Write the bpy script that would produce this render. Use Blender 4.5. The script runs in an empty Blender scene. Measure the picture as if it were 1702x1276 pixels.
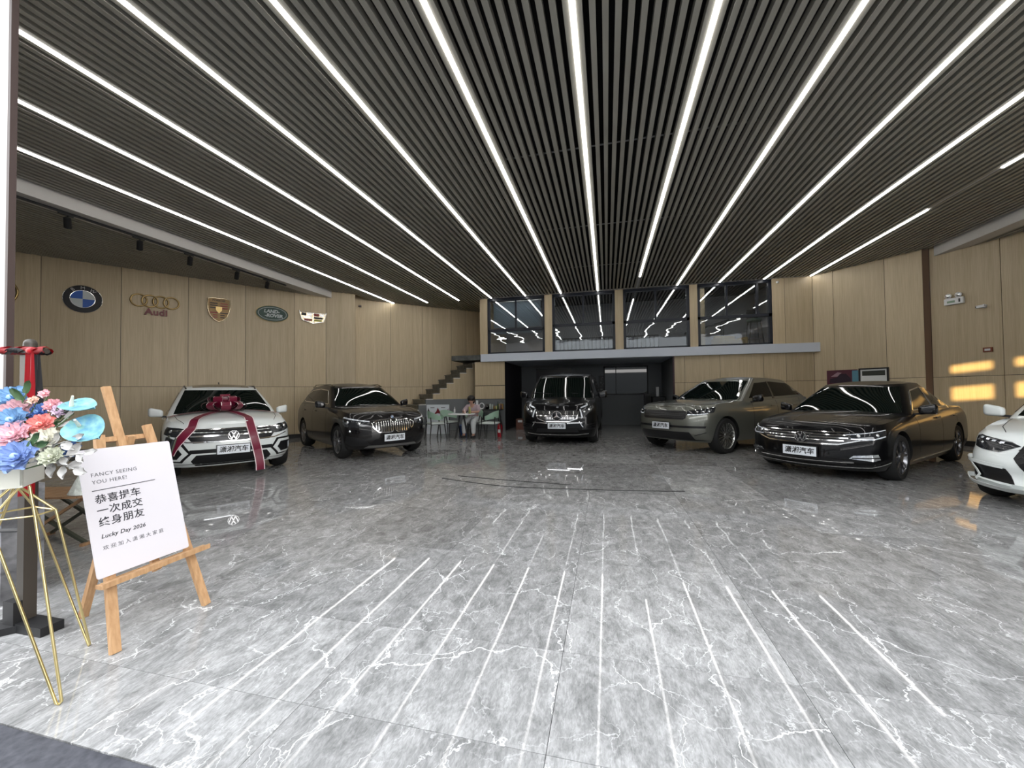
import bpy, bmesh, math, random
from math import sin, cos, pi, radians, sqrt, atan2
from mathutils import Vector, Matrix
from mathutils.bvhtree import BVHTree
random.seed(7)
SC = bpy.context.scene
COL = SC.collection

# ------------------------------------------------------------------ camera
F_PX, CAM_H, YAW, PITCH, ROLL = 651.8, 1.339, 0.2371, 0.0211, 0.0113
cd = bpy.data.cameras.new('camera'); cam = bpy.data.objects.new('camera', cd); COL.objects.link(cam)
cd.sensor_fit = 'HORIZONTAL'; cd.sensor_width = 36.0; cd.lens = F_PX / 1702 * 36.0; cd.clip_start = 0.05; cd.clip_end = 300
fw = Vector((-sin(YAW) * cos(PITCH), cos(YAW) * cos(PITCH), sin(PITCH)))
rt = Vector((cos(YAW), sin(YAW), 0)); up = rt.cross(fw)
R_ = rt * cos(ROLL) - up * sin(ROLL); U_ = up * cos(ROLL) + rt * sin(ROLL)
cam.matrix_world = Matrix(((R_.x, U_.x, -fw.x, 0), (R_.y, U_.y, -fw.y, 0), (R_.z, U_.z, -fw.z, CAM_H), (0, 0, 0, 1)))
SC.camera = cam

# ------------------------------------------------------------------ world, sun, exposure
w = bpy.data.worlds.new('sky'); SC.world = w; w.use_nodes = True
nt = w.node_tree; nt.nodes.clear()
bg = nt.nodes.new('ShaderNodeBackground'); wo = nt.nodes.new('ShaderNodeOutputWorld')
gr = nt.nodes.new('ShaderNodeTexCoord'); sep = nt.nodes.new('ShaderNodeSeparateXYZ'); rmp = nt.nodes.new('ShaderNodeValToRGB')
nt.links.new(gr.outputs['Generated'], sep.inputs[0]); nt.links.new(sep.outputs['Z'], rmp.inputs[0])
rmp.color_ramp.elements[0].color = (1.0, 0.97, 0.94, 1); rmp.color_ramp.elements[1].color = (0.86, 0.92, 1.0, 1)
nt.links.new(rmp.outputs[0], bg.inputs[0]); bg.inputs[1].default_value = 4.6
nt.links.new(bg.outputs[0], wo.inputs[0])
sd = bpy.data.lights.new('sun', 'SUN'); sun = bpy.data.objects.new('sun', sd); COL.objects.link(sun)
sd.energy = 7.5; sd.color = (1.0, 0.66, 0.26); sd.angle = radians(0.25)
SUN_D = Vector((0.56, 0.83, -0.085)).normalized()
sun.rotation_euler = SUN_D.to_track_quat('-Z', 'Y').to_euler()
sun.location = (-10, -14, 6)
SC.view_settings.view_transform = 'Standard'; SC.view_settings.look = 'None'
SC.view_settings.gamma = 1.0; SC.view_settings.use_curve_mapping = False
SC.view_settings.exposure = 0.45
SC.cycles.max_bounces = 8
SC.cycles.glossy_bounces = 5

# ------------------------------------------------------------------ helpers
_m = {}
def mat(name, col, rough=0.5, metal=0.0, coat=0.0, emit=None, estr=0.0, spec=0.5, bump=None, ior=1.45):
    if name in _m: return _m[name]
    m = bpy.data.materials.new(name); m.use_nodes = True; b = m.node_tree.nodes['Principled BSDF']
    b.inputs['Base Color'].default_value = (*col, 1); b.inputs['Roughness'].default_value = rough
    b.inputs['Metallic'].default_value = metal; b.inputs['Coat Weight'].default_value = coat
    b.inputs['Coat Roughness'].default_value = 0.03
    b.inputs['Specular IOR Level'].default_value = spec; b.inputs['IOR'].default_value = ior
    if emit: b.inputs['Emission Color'].default_value = (*emit, 1); b.inputs['Emission Strength'].default_value = estr
    if bump:
        n = m.node_tree; t = n.nodes.new('ShaderNodeTexNoise'); t.inputs['Scale'].default_value = bump[0]
        bu = n.nodes.new('ShaderNodeBump'); bu.inputs['Strength'].default_value = bump[1]; bu.inputs['Distance'].default_value = bump[2]
        tc = n.nodes.new('ShaderNodeTexCoord'); n.links.new(tc.outputs['Object'], t.inputs['Vector'])
        n.links.new(t.outputs['Fac'], bu.inputs['Height']); n.links.new(bu.outputs[0], b.inputs['Normal'])
    _m[name] = m; return m
def nodes(m): return m.node_tree, m.node_tree.nodes['Principled BSDF']
def vary(m, scale, c1, c2, detail=4, vec=(1, 1, 1), dist=0.0, rand=False):
    n, b = nodes(m); tc = n.nodes.new('ShaderNodeTexCoord'); mp = n.nodes.new('ShaderNodeMapping')
    mp.inputs['Scale'].default_value = vec; n.links.new(tc.outputs['Object'], mp.inputs[0])
    t = n.nodes.new('ShaderNodeTexNoise'); t.inputs['Scale'].default_value = scale; t.inputs['Detail'].default_value = detail; t.inputs['Distortion'].default_value = dist
    n.links.new(mp.outputs[0], t.inputs['Vector'])
    if rand:
        oi = n.nodes.new('ShaderNodeObjectInfo'); cm = n.nodes.new('ShaderNodeCombineXYZ')
        mu = n.nodes.new('ShaderNodeMath'); mu.operation = 'MULTIPLY'; mu.inputs[1].default_value = 37.0
        n.links.new(oi.outputs['Random'], mu.inputs[0]); n.links.new(mu.outputs[0], cm.inputs[0]); n.links.new(mu.outputs[0], cm.inputs[1]); n.links.new(cm.outputs[0], mp.inputs['Location'])
    r = n.nodes.new('ShaderNodeValToRGB'); r.color_ramp.elements[0].position = .3; r.color_ramp.elements[1].position = .7
    r.color_ramp.elements[0].color = (*c1, 1); r.color_ramp.elements[1].color = (*c2, 1)
    n.links.new(t.outputs['Fac'], r.inputs[0]); n.links.new(r.outputs[0], b.inputs['Base Color']); return m

class B:
    """bmesh builder"""
    def __init__(s): s.bm = bmesh.new(); s.mi = 0
    def _f(s, vs):
        try: f = s.bm.faces.new(vs); f.material_index = s.mi; return f
        except ValueError: return None
    def box(s, c, d, rot=None, bev=0.0):
        c = Vector(c); h = Vector(d) / 2; vs = []
        for x in (-1, 1):
            for y in (-1, 1):
                for z in (-1, 1):
                    p = Vector((x * h.x, y * h.y, z * h.z))
                    if rot is not None: p = rot @ p
                    vs.append(s.bm.verts.new(c + p))
        fs = [s._f([vs[i] for i in q]) for q in ((0, 1, 3, 2), (4, 6, 7, 5), (0, 4, 5, 1), (2, 3, 7, 6), (0, 2, 6, 4), (1, 5, 7, 3))]
        if bev > 0:
            es = list({e for f in fs for e in f.edges})
            bmesh.ops.bevel(s.bm, geom=es, offset=bev, segments=2, affect='EDGES', profile=.5)
        return s
    def bar(s, p0, p1, w, t, upv=(0, 0, 1)):
        p0 = Vector(p0); p1 = Vector(p1); d = (p1 - p0); L = d.length; d.normalize()
        u = Vector(upv); x = d.cross(u)
        if x.length < 1e-4: x = d.cross(Vector((1, 0, 0)))
        x.normalize(); z = x.cross(d)
        rot = Matrix((x, d, z)).transposed()
        return s.box((p0 + p1) / 2, (w, L, t), rot)
    def tube(s, pts, r, n=8, closed=False, caps=True, rs=None):
        pts = [Vector(p) for p in pts]; rings = []; prev = None; N = len(pts)
        for i, p in enumerate(pts):
            if closed: d = pts[(i + 1) % N] - pts[i - 1]
            else: d = pts[min(i + 1, N - 1)] - pts[max(i - 1, 0)]
            d.normalize()
            if prev is None:
                a = Vector((0, 0, 1)) if abs(d.z) < .9 else Vector((1, 0, 0)); x = d.cross(a).normalized()
            else: x = (prev - d * prev.dot(d)).normalized()
            prev = x; y = d.cross(x); rr = rs[i] if rs else r
            rings.append([s.bm.verts.new(p + (x * cos(2 * pi * k / n) + y * sin(2 * pi * k / n)) * rr) for k in range(n)])
        for i in range(N if closed else N - 1):
            a, b = rings[i], rings[(i + 1) % N]
            for k in range(n): s._f([a[k], a[(k + 1) % n], b[(k + 1) % n], b[k]])
        if caps and not closed: s._f(rings[0][::-1]); s._f(rings[-1])
        return s
    def lathe(s, prof, n=24, c=(0, 0, 0), axis='z', caps=True):
        c = Vector(c); rings = []
        for r, h in prof:
            ring = []
            for k in range(n):
                a = 2 * pi * k / n; p = Vector((r * cos(a), r * sin(a), h))
                if axis == 'y': p = Vector((p.x, p.z, p.y))
                if axis == 'x': p = Vector((p.z, p.x, p.y))
                ring.append(s.bm.verts.new(c + p))
            rings.append(ring)
        for a, b in zip(rings, rings[1:]):
            for k in range(n): s._f([a[k], a[(k + 1) % n], b[(k + 1) % n], b[k]])
        if caps: s._f(rings[0][::-1]); s._f(rings[-1])
        return s
    def prism(s, poly, z0, z1, fn=None):
        """poly list of 2D; extruded; fn maps (x,y,z)->Vector"""
        fn = fn or (lambda x, y, z: Vector((x, y, z)))
        a = [s.bm.verts.new(fn(x, y, z0)) for x, y in poly]; b = [s.bm.verts.new(fn(x, y, z1)) for x, y in poly]
        s._f(a[::-1]); s._f(b); n = len(poly)
        for i in range(n): s._f([a[i], a[(i + 1) % n], b[(i + 1) % n], b[i]])
        return s
    def grid(s, P, flip=False):
        V_ = [[s.bm.verts.new(p) for p in row] for row in P]
        for i in range(len(V_) - 1):
            for j in range(len(V_[0]) - 1):
                q = [V_[i][j], V_[i][j + 1], V_[i + 1][j + 1], V_[i + 1][j]]
                s._f(q[::-1] if flip else q)
        return V_
    def ball(s, c, r, sc=(1, 1, 1), u=12, v=8):
        m = Matrix.Translation(Vector(c)) @ Matrix.Diagonal((*[r * k for k in sc], 1))
        n0 = len(s.bm.faces)
        bmesh.ops.create_uvsphere(s.bm, u_segments=u, v_segments=v, radius=1, matrix=m)
        s.bm.faces.ensure_lookup_table()
        for f in s.bm.faces[n0:]: f.material_index = s.mi
        return s
def finish(bm, name, mats, smooth=None, normals=True):
    if normals: bmesh.ops.recalc_face_normals(bm, faces=bm.faces)
    me = bpy.data.meshes.new(name); bm.to_mesh(me); bm.free()
    for m in (mats if isinstance(mats, (list, tuple)) else [mats]): me.materials.append(m)
    if smooth is not None:
        me.polygons.foreach_set('use_smooth', [True] * len(me.polygons)); me.set_sharp_from_angle(angle=radians(smooth))
    return me
def link(name, data, parent=None, loc=(0, 0, 0), rot=(0, 0, 0)):
    o = bpy.data.objects.new(name, data); COL.objects.link(o); o.location = loc; o.rotation_euler = rot
    if parent is not None: o.parent = parent
    return o
def obj(name, b, mats, parent=None, smooth=None, loc=(0, 0, 0), rot=(0, 0, 0), label=None):
    bm = b.bm if isinstance(b, B) else b
    o = link(name, finish(bm, name, mats, smooth), parent, loc, rot)
    if label: o['label'] = label
    return o
def empty(name, loc=(0, 0, 0), rz=0.0, parent=None):
    o = link(name, None, parent, loc, (0, 0, rz)); o.empty_display_size = .2; return o
def tag(o, label, cat, group=None):
    o['label'] = label; o['category'] = cat
    if group: o['group'] = group
    return o
def struct(o): o['kind'] = 'structure'; return o
def copy_tree(o, parent=None):
    c = o.copy(); COL.objects.link(c); c.parent = parent
    for ch in o.children: copy_tree(ch, c)
    return c
def text_mesh(body, size, ext=0.0015, align='CENTER', shear=0.0, space=1.0, bold=0.0):
    cu = bpy.data.curves.new('text', 'FONT'); cu.body = body; cu.size = size; cu.extrude = ext; cu.align_x = align; cu.align_y = 'CENTER'
    cu.shear = shear; cu.space_character = space; cu.resolution_u = 3; cu.offset = bold
    o = bpy.data.objects.new('text', cu); COL.objects.link(o)
    dg = bpy.context.evaluated_depsgraph_get(); me = bpy.data.meshes.new_from_object(o.evaluated_get(dg))
    bpy.data.objects.remove(o); bpy.data.curves.remove(cu); me.materials.clear(); return me
def text_obj(name, body, size, m, parent, M, **k):
    me = text_mesh(body, size, **k); me.materials.append(m); o = link(name, me, parent); o.matrix_local = M; return o
def frame_mat(o, x, y, z=None):
    """matrix with origin o, x axis, y axis"""
    x = Vector(x).normalized(); y = Vector(y); y = (y - x * y.dot(x)).normalized(); z = x.cross(y)
    return Matrix(((x.x, y.x, z.x, o[0]), (x.y, y.y, z.y, o[1]), (x.z, y.z, z.z, o[2]), (0, 0, 0, 1)))

# ------------------------------------------------------------------ materials
BLACK = mat('black_plastic', (.012, .012, .013), .45)
BLACKG = mat('gloss_black', (.006, .006, .007), .12, coat=.5)
CHROME = mat('chrome', (.82, .82, .82), .08, 1.0)
BRASS = mat('brushed_brass', (.75, .62, .30), .28, 1.0)
GOLD = mat('gold_metal', (.42, .30, .13), .28, 1.0)
DGLASS = mat('dark_window_glass', (.004, .007, .006), .02, spec=.7)
RUBBER = mat('tyre_rubber', (.012, .012, .012), .75)
WHITEP = mat('white_plastic', (.75, .75, .74), .4)
GREYW = mat('grey_painted_wall', (.16, .17, .175), .6)
BEAMW = mat('white_painted_beam', (.62, .60, .57), .7)
SLABW = mat('white_slab_edge', (.62, .67, .75), .5)
WOODE = vary(mat('easel_pine', (.5, .25, .1), .5), 9, (.36, .20, .095), (.52, .32, .165), vec=(6, 6, .7), rand=True)
# panel laminate with vertical grain
def panel_mat():
    m = mat('beige_wood_laminate', (.5, .42, .3), .42)
    n, b = nodes(m); tc = n.nodes.new('ShaderNodeTexCoord'); mp = n.nodes.new('ShaderNodeMapping'); mp.inputs['Scale'].default_value = (1, 1, .03)
    oi = n.nodes.new('ShaderNodeObjectInfo'); ml = n.nodes.new('ShaderNodeMath'); ml.operation = 'MULTIPLY'; ml.inputs[1].default_value = 50
    cx = n.nodes.new('ShaderNodeCombineXYZ'); n.links.new(oi.outputs['Random'], ml.inputs[0]); n.links.new(ml.outputs[0], cx.inputs[0]); n.links.new(cx.outputs[0], mp.inputs['Location'])
    n.links.new(tc.outputs['Object'], mp.inputs[0])
    t1 = n.nodes.new('ShaderNodeTexNoise'); t1.inputs['Scale'].default_value = 9; t1.inputs['Detail'].default_value = 3
    t2 = n.nodes.new('ShaderNodeTexNoise'); t2.inputs['Scale'].default_value = 70; t2.inputs['Detail'].default_value = 2
    for t in (t1, t2): n.links.new(mp.outputs[0], t.inputs['Vector'])
    mx = n.nodes.new('ShaderNodeMath'); mx.operation = 'ADD'; n.links.new(t1.outputs['Fac'], mx.inputs[0]); n.links.new(t2.outputs['Fac'], mx.inputs[1])
    r = n.nodes.new('ShaderNodeValToRGB'); r.color_ramp.elements[0].position = .35; r.color_ramp.elements[1].position = .62
    hf = n.nodes.new('ShaderNodeMath'); hf.operation = 'MULTIPLY'; hf.inputs[1].default_value = .5
    r.color_ramp.elements[0].color = (.47, .375, .235, 1); r.color_ramp.elements[1].color = (.58, .475, .315, 1)
    n.links.new(mx.outputs[0], hf.inputs[0]); n.links.new(hf.outputs[0], r.inputs[0])
    hs = n.nodes.new('ShaderNodeHueSaturation'); va = n.nodes.new('ShaderNodeMapRange'); va.inputs['To Min'].default_value = .9; va.inputs['To Max'].default_value = 1.08
    n.links.new(oi.outputs['Random'], va.inputs[0]); n.links.new(va.outputs[0], hs.inputs['Value']); n.links.new(r.outputs[0], hs.inputs['Color']); n.links.new(hs.outputs[0], b.inputs['Base Color'])
    return m
PANEL = panel_mat()
SLATM = vary(mat('dark_timber_slat', (.10, .09, .08), .5), 6, (.31, .295, .25), (.38, .365, .31), vec=(1, .3, 1), rand=True)
VOID = mat('black_ceiling_void', (.012, .011, .012), .9)
LED = mat('led_diffuser', (1, 1, 1), .5, emit=(1.0, .985, .97), estr=10.0)
def tile_mat():
    m = mat('grey_marble_tile', (.2, .2, .2), .08); n, b = nodes(m)
    N = n.nodes.new; L = n.links.new
    tc = N('ShaderNodeTexCoord'); oi = N('ShaderNodeObjectInfo'); sc = N('ShaderNodeVectorMath'); sc.operation = 'SCALE'
    wn = N('ShaderNodeTexWhiteNoise'); wn.noise_dimensions = '1D'; L(oi.outputs['Random'], wn.inputs['W'])
    sc.inputs['Scale'].default_value = 60; L(wn.outputs['Color'], sc.inputs[0])
    ad = N('ShaderNodeVectorMath'); L(tc.outputs['Object'], ad.inputs[0]); L(sc.outputs[0], ad.inputs[1])
    # base mottling, stretched along a slant
    mp = N('ShaderNodeMapping'); mp.inputs['Rotation'].default_value = (0, 0, .5); mp.inputs['Scale'].default_value = (1.7, 1.0, 1); L(ad.outputs[0], mp.inputs[0])
    n1 = N('ShaderNodeTexNoise'); n1.inputs['Scale'].default_value = 5.5; n1.inputs['Detail'].default_value = 9; n1.inputs['Roughness'].default_value = .68; n1.inputs['Distortion'].default_value = .6; L(mp.outputs[0], n1.inputs['Vector'])
    r1 = N('ShaderNodeValToRGB'); r1.color_ramp.elements[0].position = .34; r1.color_ramp.elements[1].position = .68
    r1.color_ramp.elements[0].color = (.155, .155, .152, 1); r1.color_ramp.elements[1].color = (.32, .318, .314, 1); L(n1.outputs['Fac'], r1.inputs[0])
    gm = N('ShaderNodeMapping'); gm.inputs['Rotation'].default_value = (0, 0, .6); gm.inputs['Scale'].default_value = (46, 16, 1); L(ad.outputs[0], gm.inputs[0])
    gn = N('ShaderNodeTexNoise'); gn.inputs['Scale'].default_value = 1.6; gn.inputs['Detail'].default_value = 5; gn.inputs['Roughness'].default_value = .65; gn.inputs['Distortion'].default_value = 1.0; L(gm.outputs[0], gn.inputs['Vector'])
    gg_ = N('ShaderNodeMapRange'); gg_.inputs['From Min'].default_value = .35; gg_.inputs['From Max'].default_value = .65; gg_.inputs['To Min'].default_value = .78; gg_.inputs['To Max'].default_value = 1.2; L(gn.outputs['Fac'], gg_.inputs[0])
    bs_ = N('ShaderNodeVectorMath'); bs_.operation = 'SCALE'; L(r1.outputs[0], bs_.inputs[0]); L(gg_.outputs[0], bs_.inputs['Scale'])
    # veins: cracks along the edges of warped cells, broken up by a second noise
    wp = N('ShaderNodeTexNoise'); wp.inputs['Scale'].default_value = 2.2; wp.inputs['Detail'].default_value = 6; wp.inputs['Roughness'].default_value = .6; L(ad.outputs[0], wp.inputs['Vector'])
    ws = N('ShaderNodeVectorMath'); ws.operation = 'MULTIPLY_ADD'; ws.inputs[1].default_value = (.55, .55, 0); L(wp.outputs['Color'], ws.inputs[0]); L(ad.outputs[0], ws.inputs[2])
    def vein(scale, width, rot, st, glo, ghi, gsc):
        mv = N('ShaderNodeMapping'); mv.inputs['Rotation'].default_value = (0, 0, rot); mv.inputs['Scale'].default_value = (st, 1, 0); L(ws.outputs[0], mv.inputs[0])
        t = N('ShaderNodeTexVoronoi'); t.feature = 'DISTANCE_TO_EDGE'; t.voronoi_dimensions = '2D'; t.inputs['Scale'].default_value = scale; L(mv.outputs[0], t.inputs['Vector'])
        r = N('ShaderNodeMapRange'); r.inputs['From Min'].default_value = 0; r.inputs['From Max'].default_value = width; r.inputs['To Min'].default_value = 1; r.inputs['To Max'].default_value = 0; L(t.outputs['Distance'], r.inputs[0])
        g = N('ShaderNodeTexNoise'); g.inputs['Scale'].default_value = gsc; g.inputs['Detail'].default_value = 3; L(ws.outputs[0], g.inputs['Vector'])
        q = N('ShaderNodeMapRange'); q.inputs['From Min'].default_value = glo; q.inputs['From Max'].default_value = ghi; L(g.outputs['Fac'], q.inputs[0])
        m_ = N('ShaderNodeMath'); m_.operation = 'MULTIPLY'; L(r.outputs[0], m_.inputs[0]); L(q.outputs[0], m_.inputs[1]); return m_.outputs[0]
    vs = [vein(.8, .007, .5, 1.8, .42, .58, 1.5), vein(2.4, .014, 1.1, 1.5, .47, .64, 2.5), vein(6.5, .035, .3, 1.8, .48, .80, 3.5)]
    mxm = N('ShaderNodeMath'); mxm.operation = 'MAXIMUM'; L(vs[0], mxm.inputs[0]); L(vs[1], mxm.inputs[1])
    mx3 = N('ShaderNodeMath'); mx3.operation = 'MAXIMUM'; L(mxm.outputs[0], mx3.inputs[0]); L(vs[2], mx3.inputs[1]); mxm = mx3
    k = N('ShaderNodeMath'); k.operation = 'MULTIPLY'; k.inputs[1].default_value = .8; L(mxm.outputs[0], k.inputs[0])
    mix = N('ShaderNodeMix'); mix.data_type = 'RGBA'; L(k.outputs[0], mix.inputs[0]); L(bs_.outputs[0], mix.inputs[6]); mix.inputs[7].default_value = (.78, .78, .77, 1)
    hs = N('ShaderNodeHueSaturation'); va = N('ShaderNodeMapRange'); va.inputs['To Min'].default_value = .84; va.inputs['To Max'].default_value = 1.18
    L(oi.outputs['Random'], va.inputs[0]); L(va.outputs[0], hs.inputs['Value']); L(mix.outputs[2], hs.inputs['Color'])
    L(hs.outputs[0], b.inputs['Base Color'])
    wv = N('ShaderNodeTexNoise'); wv.inputs['Scale'].default_value = 2.5; wv.inputs['Detail'].default_value = 1
    L(ad.outputs[0], wv.inputs['Vector']); bu = N('ShaderNodeBump'); bu.inputs['Strength'].default_value = .10; bu.inputs['Distance'].default_value = .0025
    L(wv.outputs['Fac'], bu.inputs['Height']); L(bu.outputs[0], b.inputs['Normal'])
    b.inputs['Roughness'].default_value = .028; b.inputs['Specular IOR Level'].default_value = .21
    return m
TILE = tile_mat()
GROUT = mat('dark_grout', (.04, .04, .04), .8)
STONE = vary(mat('dark_granite', (.06, .06, .07), .6), 30, (.03, .032, .04), (.07, .072, .085))
MARBV = vary(mat('grey_marble_cladding', (.2, .2, .2), .3), 5, (.07, .07, .075), (.34, .34, .35), detail=9, dist=1.2)
STAIRM = vary(mat('stair_marble', (.1, .1, .1), .3), 6, (.045, .05, .045), (.13, .135, .125), detail=8)

# ------------------------------------------------------------------ room shell
ZC, ZB = 4.70, 4.50
LW0, LW1 = Vector((-15.2, 1.6)), Vector((-8.85, 10.95))
COLF = Vector((-8.2, 11.55))
SW0, SW1 = Vector((-8.62, 12.14)), Vector((-5.57, 15.14))
FY = 13.42
AR0, AR1 = Vector((6.0, FY)), Vector((7.52, 11.59))
RW0, RW1 = Vector((7.68, 11.62)), Vector((12.4, 1.6))

fl = struct(link('floor', None)); fl.empty_display_size = .2
b = B(); b.box((0, 9, -.06), (32, 15.8, .1)); obj('grout_bed', b, GROUT, fl)
def inside(x, y):
    # left wall / stair wall / right wall tests
    def side(p, a, b_): return (b_.x - a.x) * (p.y - a.y) - (b_.y - a.y) * (p.x - a.x)
    P = Vector((x, y))
    if y < LW1.y and side(P, LW0, LW1) > 1.2 * 1: return side(P, LW0, LW1) / (LW1 - LW0).length < .9
    if x < -5 and side(P, SW0, SW1) / (SW1 - SW0).length > .9: return False
    if x < -8.3 and y > 12.0: return False
    if y < 12 and side(P, RW0, RW1) / (RW1 - RW0).length > .9: return False
    if x > 5.9 and side(P, AR0, AR1) / (AR1 - AR0).length > .9: return False
    if y > FY + .7 and x > 2.3: return False
    return y < 16.6
xe = [-.24 + 1.07 * k for k in range(-15, 13)]
ye = [1.10, 1.46, 2.05] + [2.05 + 1.10 * k for k in range(1, 14)]
tiles = {}
for i in range(len(xe) - 1):
    for j in range(len(ye) - 1):
        cx, cy = (xe[i] + xe[i + 1]) / 2, (ye[j] + ye[j + 1]) / 2
        if not inside(cx, cy): continue
        d = round(ye[j + 1] - ye[j], 3)
        if d not in tiles:
            b = B(); b.box((0, 0, -.006), (1.0675, d - .0025, .012)); tiles[d] = finish(b.bm, 'floor_tile', TILE)
        link('floor_tile', tiles[d], fl, (cx, cy, 0))
b = B(); b.box((-6.2, .3, -.03), (9.3, 1.59, .06)); b.box((0, -6, -.04), (40, 11, .05)); b.box((6.5, .3, -.035), (16.1, 1.59, .06))
tag(obj('entrance_paving', b, STONE), 'dark grey granite paving outside the tiled floor at bottom left corner', 'paving')
bpy.data.objects['entrance_paving']['kind'] = 'structure'; del bpy.data.objects['entrance_paving']['category']; bpy.data.objects['entrance_paving'].name = 'trim_1'

def wall(name, A, Bv, z0, z1, joints, zj=1.585, back=.10, mat_=None, base=.12, normal=1, lower=None):
    """panelled wall from A to Bv (2D); normal=+1: room is to the right of A->B ... panels stand on the room side"""
    A = Vector(A); Bv = Vector(Bv); L = (Bv - A).length; t = (Bv - A) / L; nrm = Vector((t.y, -t.x)) * normal
    ang = atan2(t.y, t.x)
    root = struct(link(name, None))
    b = B(); c = (A + Bv) / 2 - nrm * (back / 2 + .018)
    b.box((c.x, c.y, (z0 + z1) / 2), (L, back, z1 - z0), Matrix.Rotation(ang, 3, 'Z')); obj('backing', b, BLACK, root)
    js = [0] + [j for j in joints if 0 < j < L] + [L]
    zs = [z0 + base, zj, z1] if zj and z0 + base < zj < z1 else [z0 + base, z1]
    for p, q in zip(js, js[1:]):
        for r, s in zip(zs, zs[1:]):
            if q - p < .03: continue
            b = B(); b.box((0, 0, 0), (q - p - .010, .018, s - r - .010))
            m_ = A + t * ((p + q) / 2) - nrm * .009
            obj('wall_panel', b, mat_ or PANEL, root, loc=(m_.x, m_.y, (r + s) / 2), rot=(0, 0, ang))
    if base > 0:
        b = B(); m_ = (A + Bv) / 2 - nrm * .006; b.box((0, 0, 0), (L, .024, base)); obj('skirting', b, mat('black_skirting', (.015, .014, .013), .35), root, loc=(m_.x, m_.y, z0 + base / 2), rot=(0, 0, ang))
    return root
LL = (LW1 - LW0).length
def px_s(A, Bv, pts):  # arclength of joint positions given as 2D pts
    t = (Bv - A).normalized(); return [(Vector(p) - A).dot(t) for p in pts]
wall('wall_left', LW0, LW1, 0, ZB + .3, [1.49 + 1.27 * k for k in range(8)])
wall('wall_left_column', LW1, COLF, 0, ZC + .3, [])
wall('wall_left_return', COLF, SW0, 0, ZC + .3, [])
wall('wall_stair', SW0, SW1, 0, ZC + .3, [1.23, 2.44, 3.63])
wall('wall_stair_end', SW1, (-4.4, 16.2), 0, ZC + .3, [])
# facade of the mezzanine
fc = wall('wall_back_right', (2.07, FY), (6.0, FY), 0, 2.44, [.35, 1.38, 2.59, 3.20])
wall('wall_back_upper_right', (4.93, FY), (6.0, FY), 2.70, ZC + .02, [.34], zj=None, base=0)
for nm, x0, x1 in (('wall_pier_left', -4.41, -4.12), ('wall_pier_center_left', -2.06, -1.79), ('wall_pier_center', .30, .57), ('wall_pier_center_right', 2.60, 2.84)):
    wall(nm, (x0, FY), (x1, FY), 2.70, ZC + .02, [], zj=None, base=0, back=.22)
wall('wall_angled_right', AR0, AR1, 0, ZC + .3, [.52, 1.66])
wall('wall_reveal_right', AR1, RW0, 0, ZC + .3, [], zj=None, mat_=mat('brown_reveal', (.20, .13, .09), .5))
LR = (RW1 - RW0).length
wall('wall_right', RW0, RW1, 0, ZB + .3, [1.21 + 1.27 * k for k in range(8)])
# plain outer walls, added unseen behind the panelled walls to block light leaks
for nm, c, d in (('wall_outer_back', (-1.5, 17.3, 2.6), (30, .2, 5.4)), ('wall_outer_left', (-16.2, 9.4, 2.6), (.2, 16, 5.4)), ('wall_outer_right', (12.9, 9.4, 2.6), (.2, 16, 5.4))):
    b = B(); b.box(c, d); struct(obj(nm, b, BLACK))
# slab and ceiling of the recess
b = B(); b.box((.925, FY + .02, 2.57), (10.55, .30, .27)); b.box((-.7, 15.0, 2.50), (7.4, 2.9, .14))
SL = struct(obj('trim_2', b, SLABW)); 
b = B(); b.box((.95, FY - .02, ZC + .015), (10.9, .05, .03)); struct(obj('trim_3', b, BEAMW))
b = B(); b.box((.8, FY + .12, 4.885), (10.5, .10, .36)); struct(obj('trim_8', b, BLACK))  # bulkhead added to block mezzanine lamp light leaking through the slats
# recess below the slab
b = B(); b.box((-.7, 16.25, 1.25), (7.6, .1, 2.5)); struct(obj('wall_back', b, GREYW))
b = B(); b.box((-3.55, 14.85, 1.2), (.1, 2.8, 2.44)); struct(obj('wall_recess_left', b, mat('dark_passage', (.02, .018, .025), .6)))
b = B(); b.box((2.12, 14.9, 1.2), (.08, 2.75, 2.44)); struct(obj('wall_recess_right', b, GREYW))
b = B(); b.box((2.09, FY + .02, 1.22), (.05, .06, 2.44)); struct(obj('trim_4', b, mat('dark_maroon_trim', (.04, .012, .018), .4)))
# gray dado wall left of the recess, with wood panels above
gl = wall('wall_back_left', (-4.62, FY), (-3.5, FY), 0, 2.44, [], zj=1.585, base=.0)
for o in list(gl.children): bpy.data.objects.remove(o)
b = B(); b.box((-4.06, FY + .07, 1.22), (1.12, .10, 2.44)); obj('backing', b, BLACK, gl)
for z0, z1 in ((1.11, 1.58), (1.59, 2.44)):
    b = B(); b.box((-4.06, FY + .01, (z0 + z1) / 2), (1.11, .02, z1 - z0 - .01)); obj('wall_panel', b, PANEL, gl)
b = B(); b.box((-4.06, FY + .01, .55), (1.12, .022, 1.10)); obj('dado', b, GREYW, gl)

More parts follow.
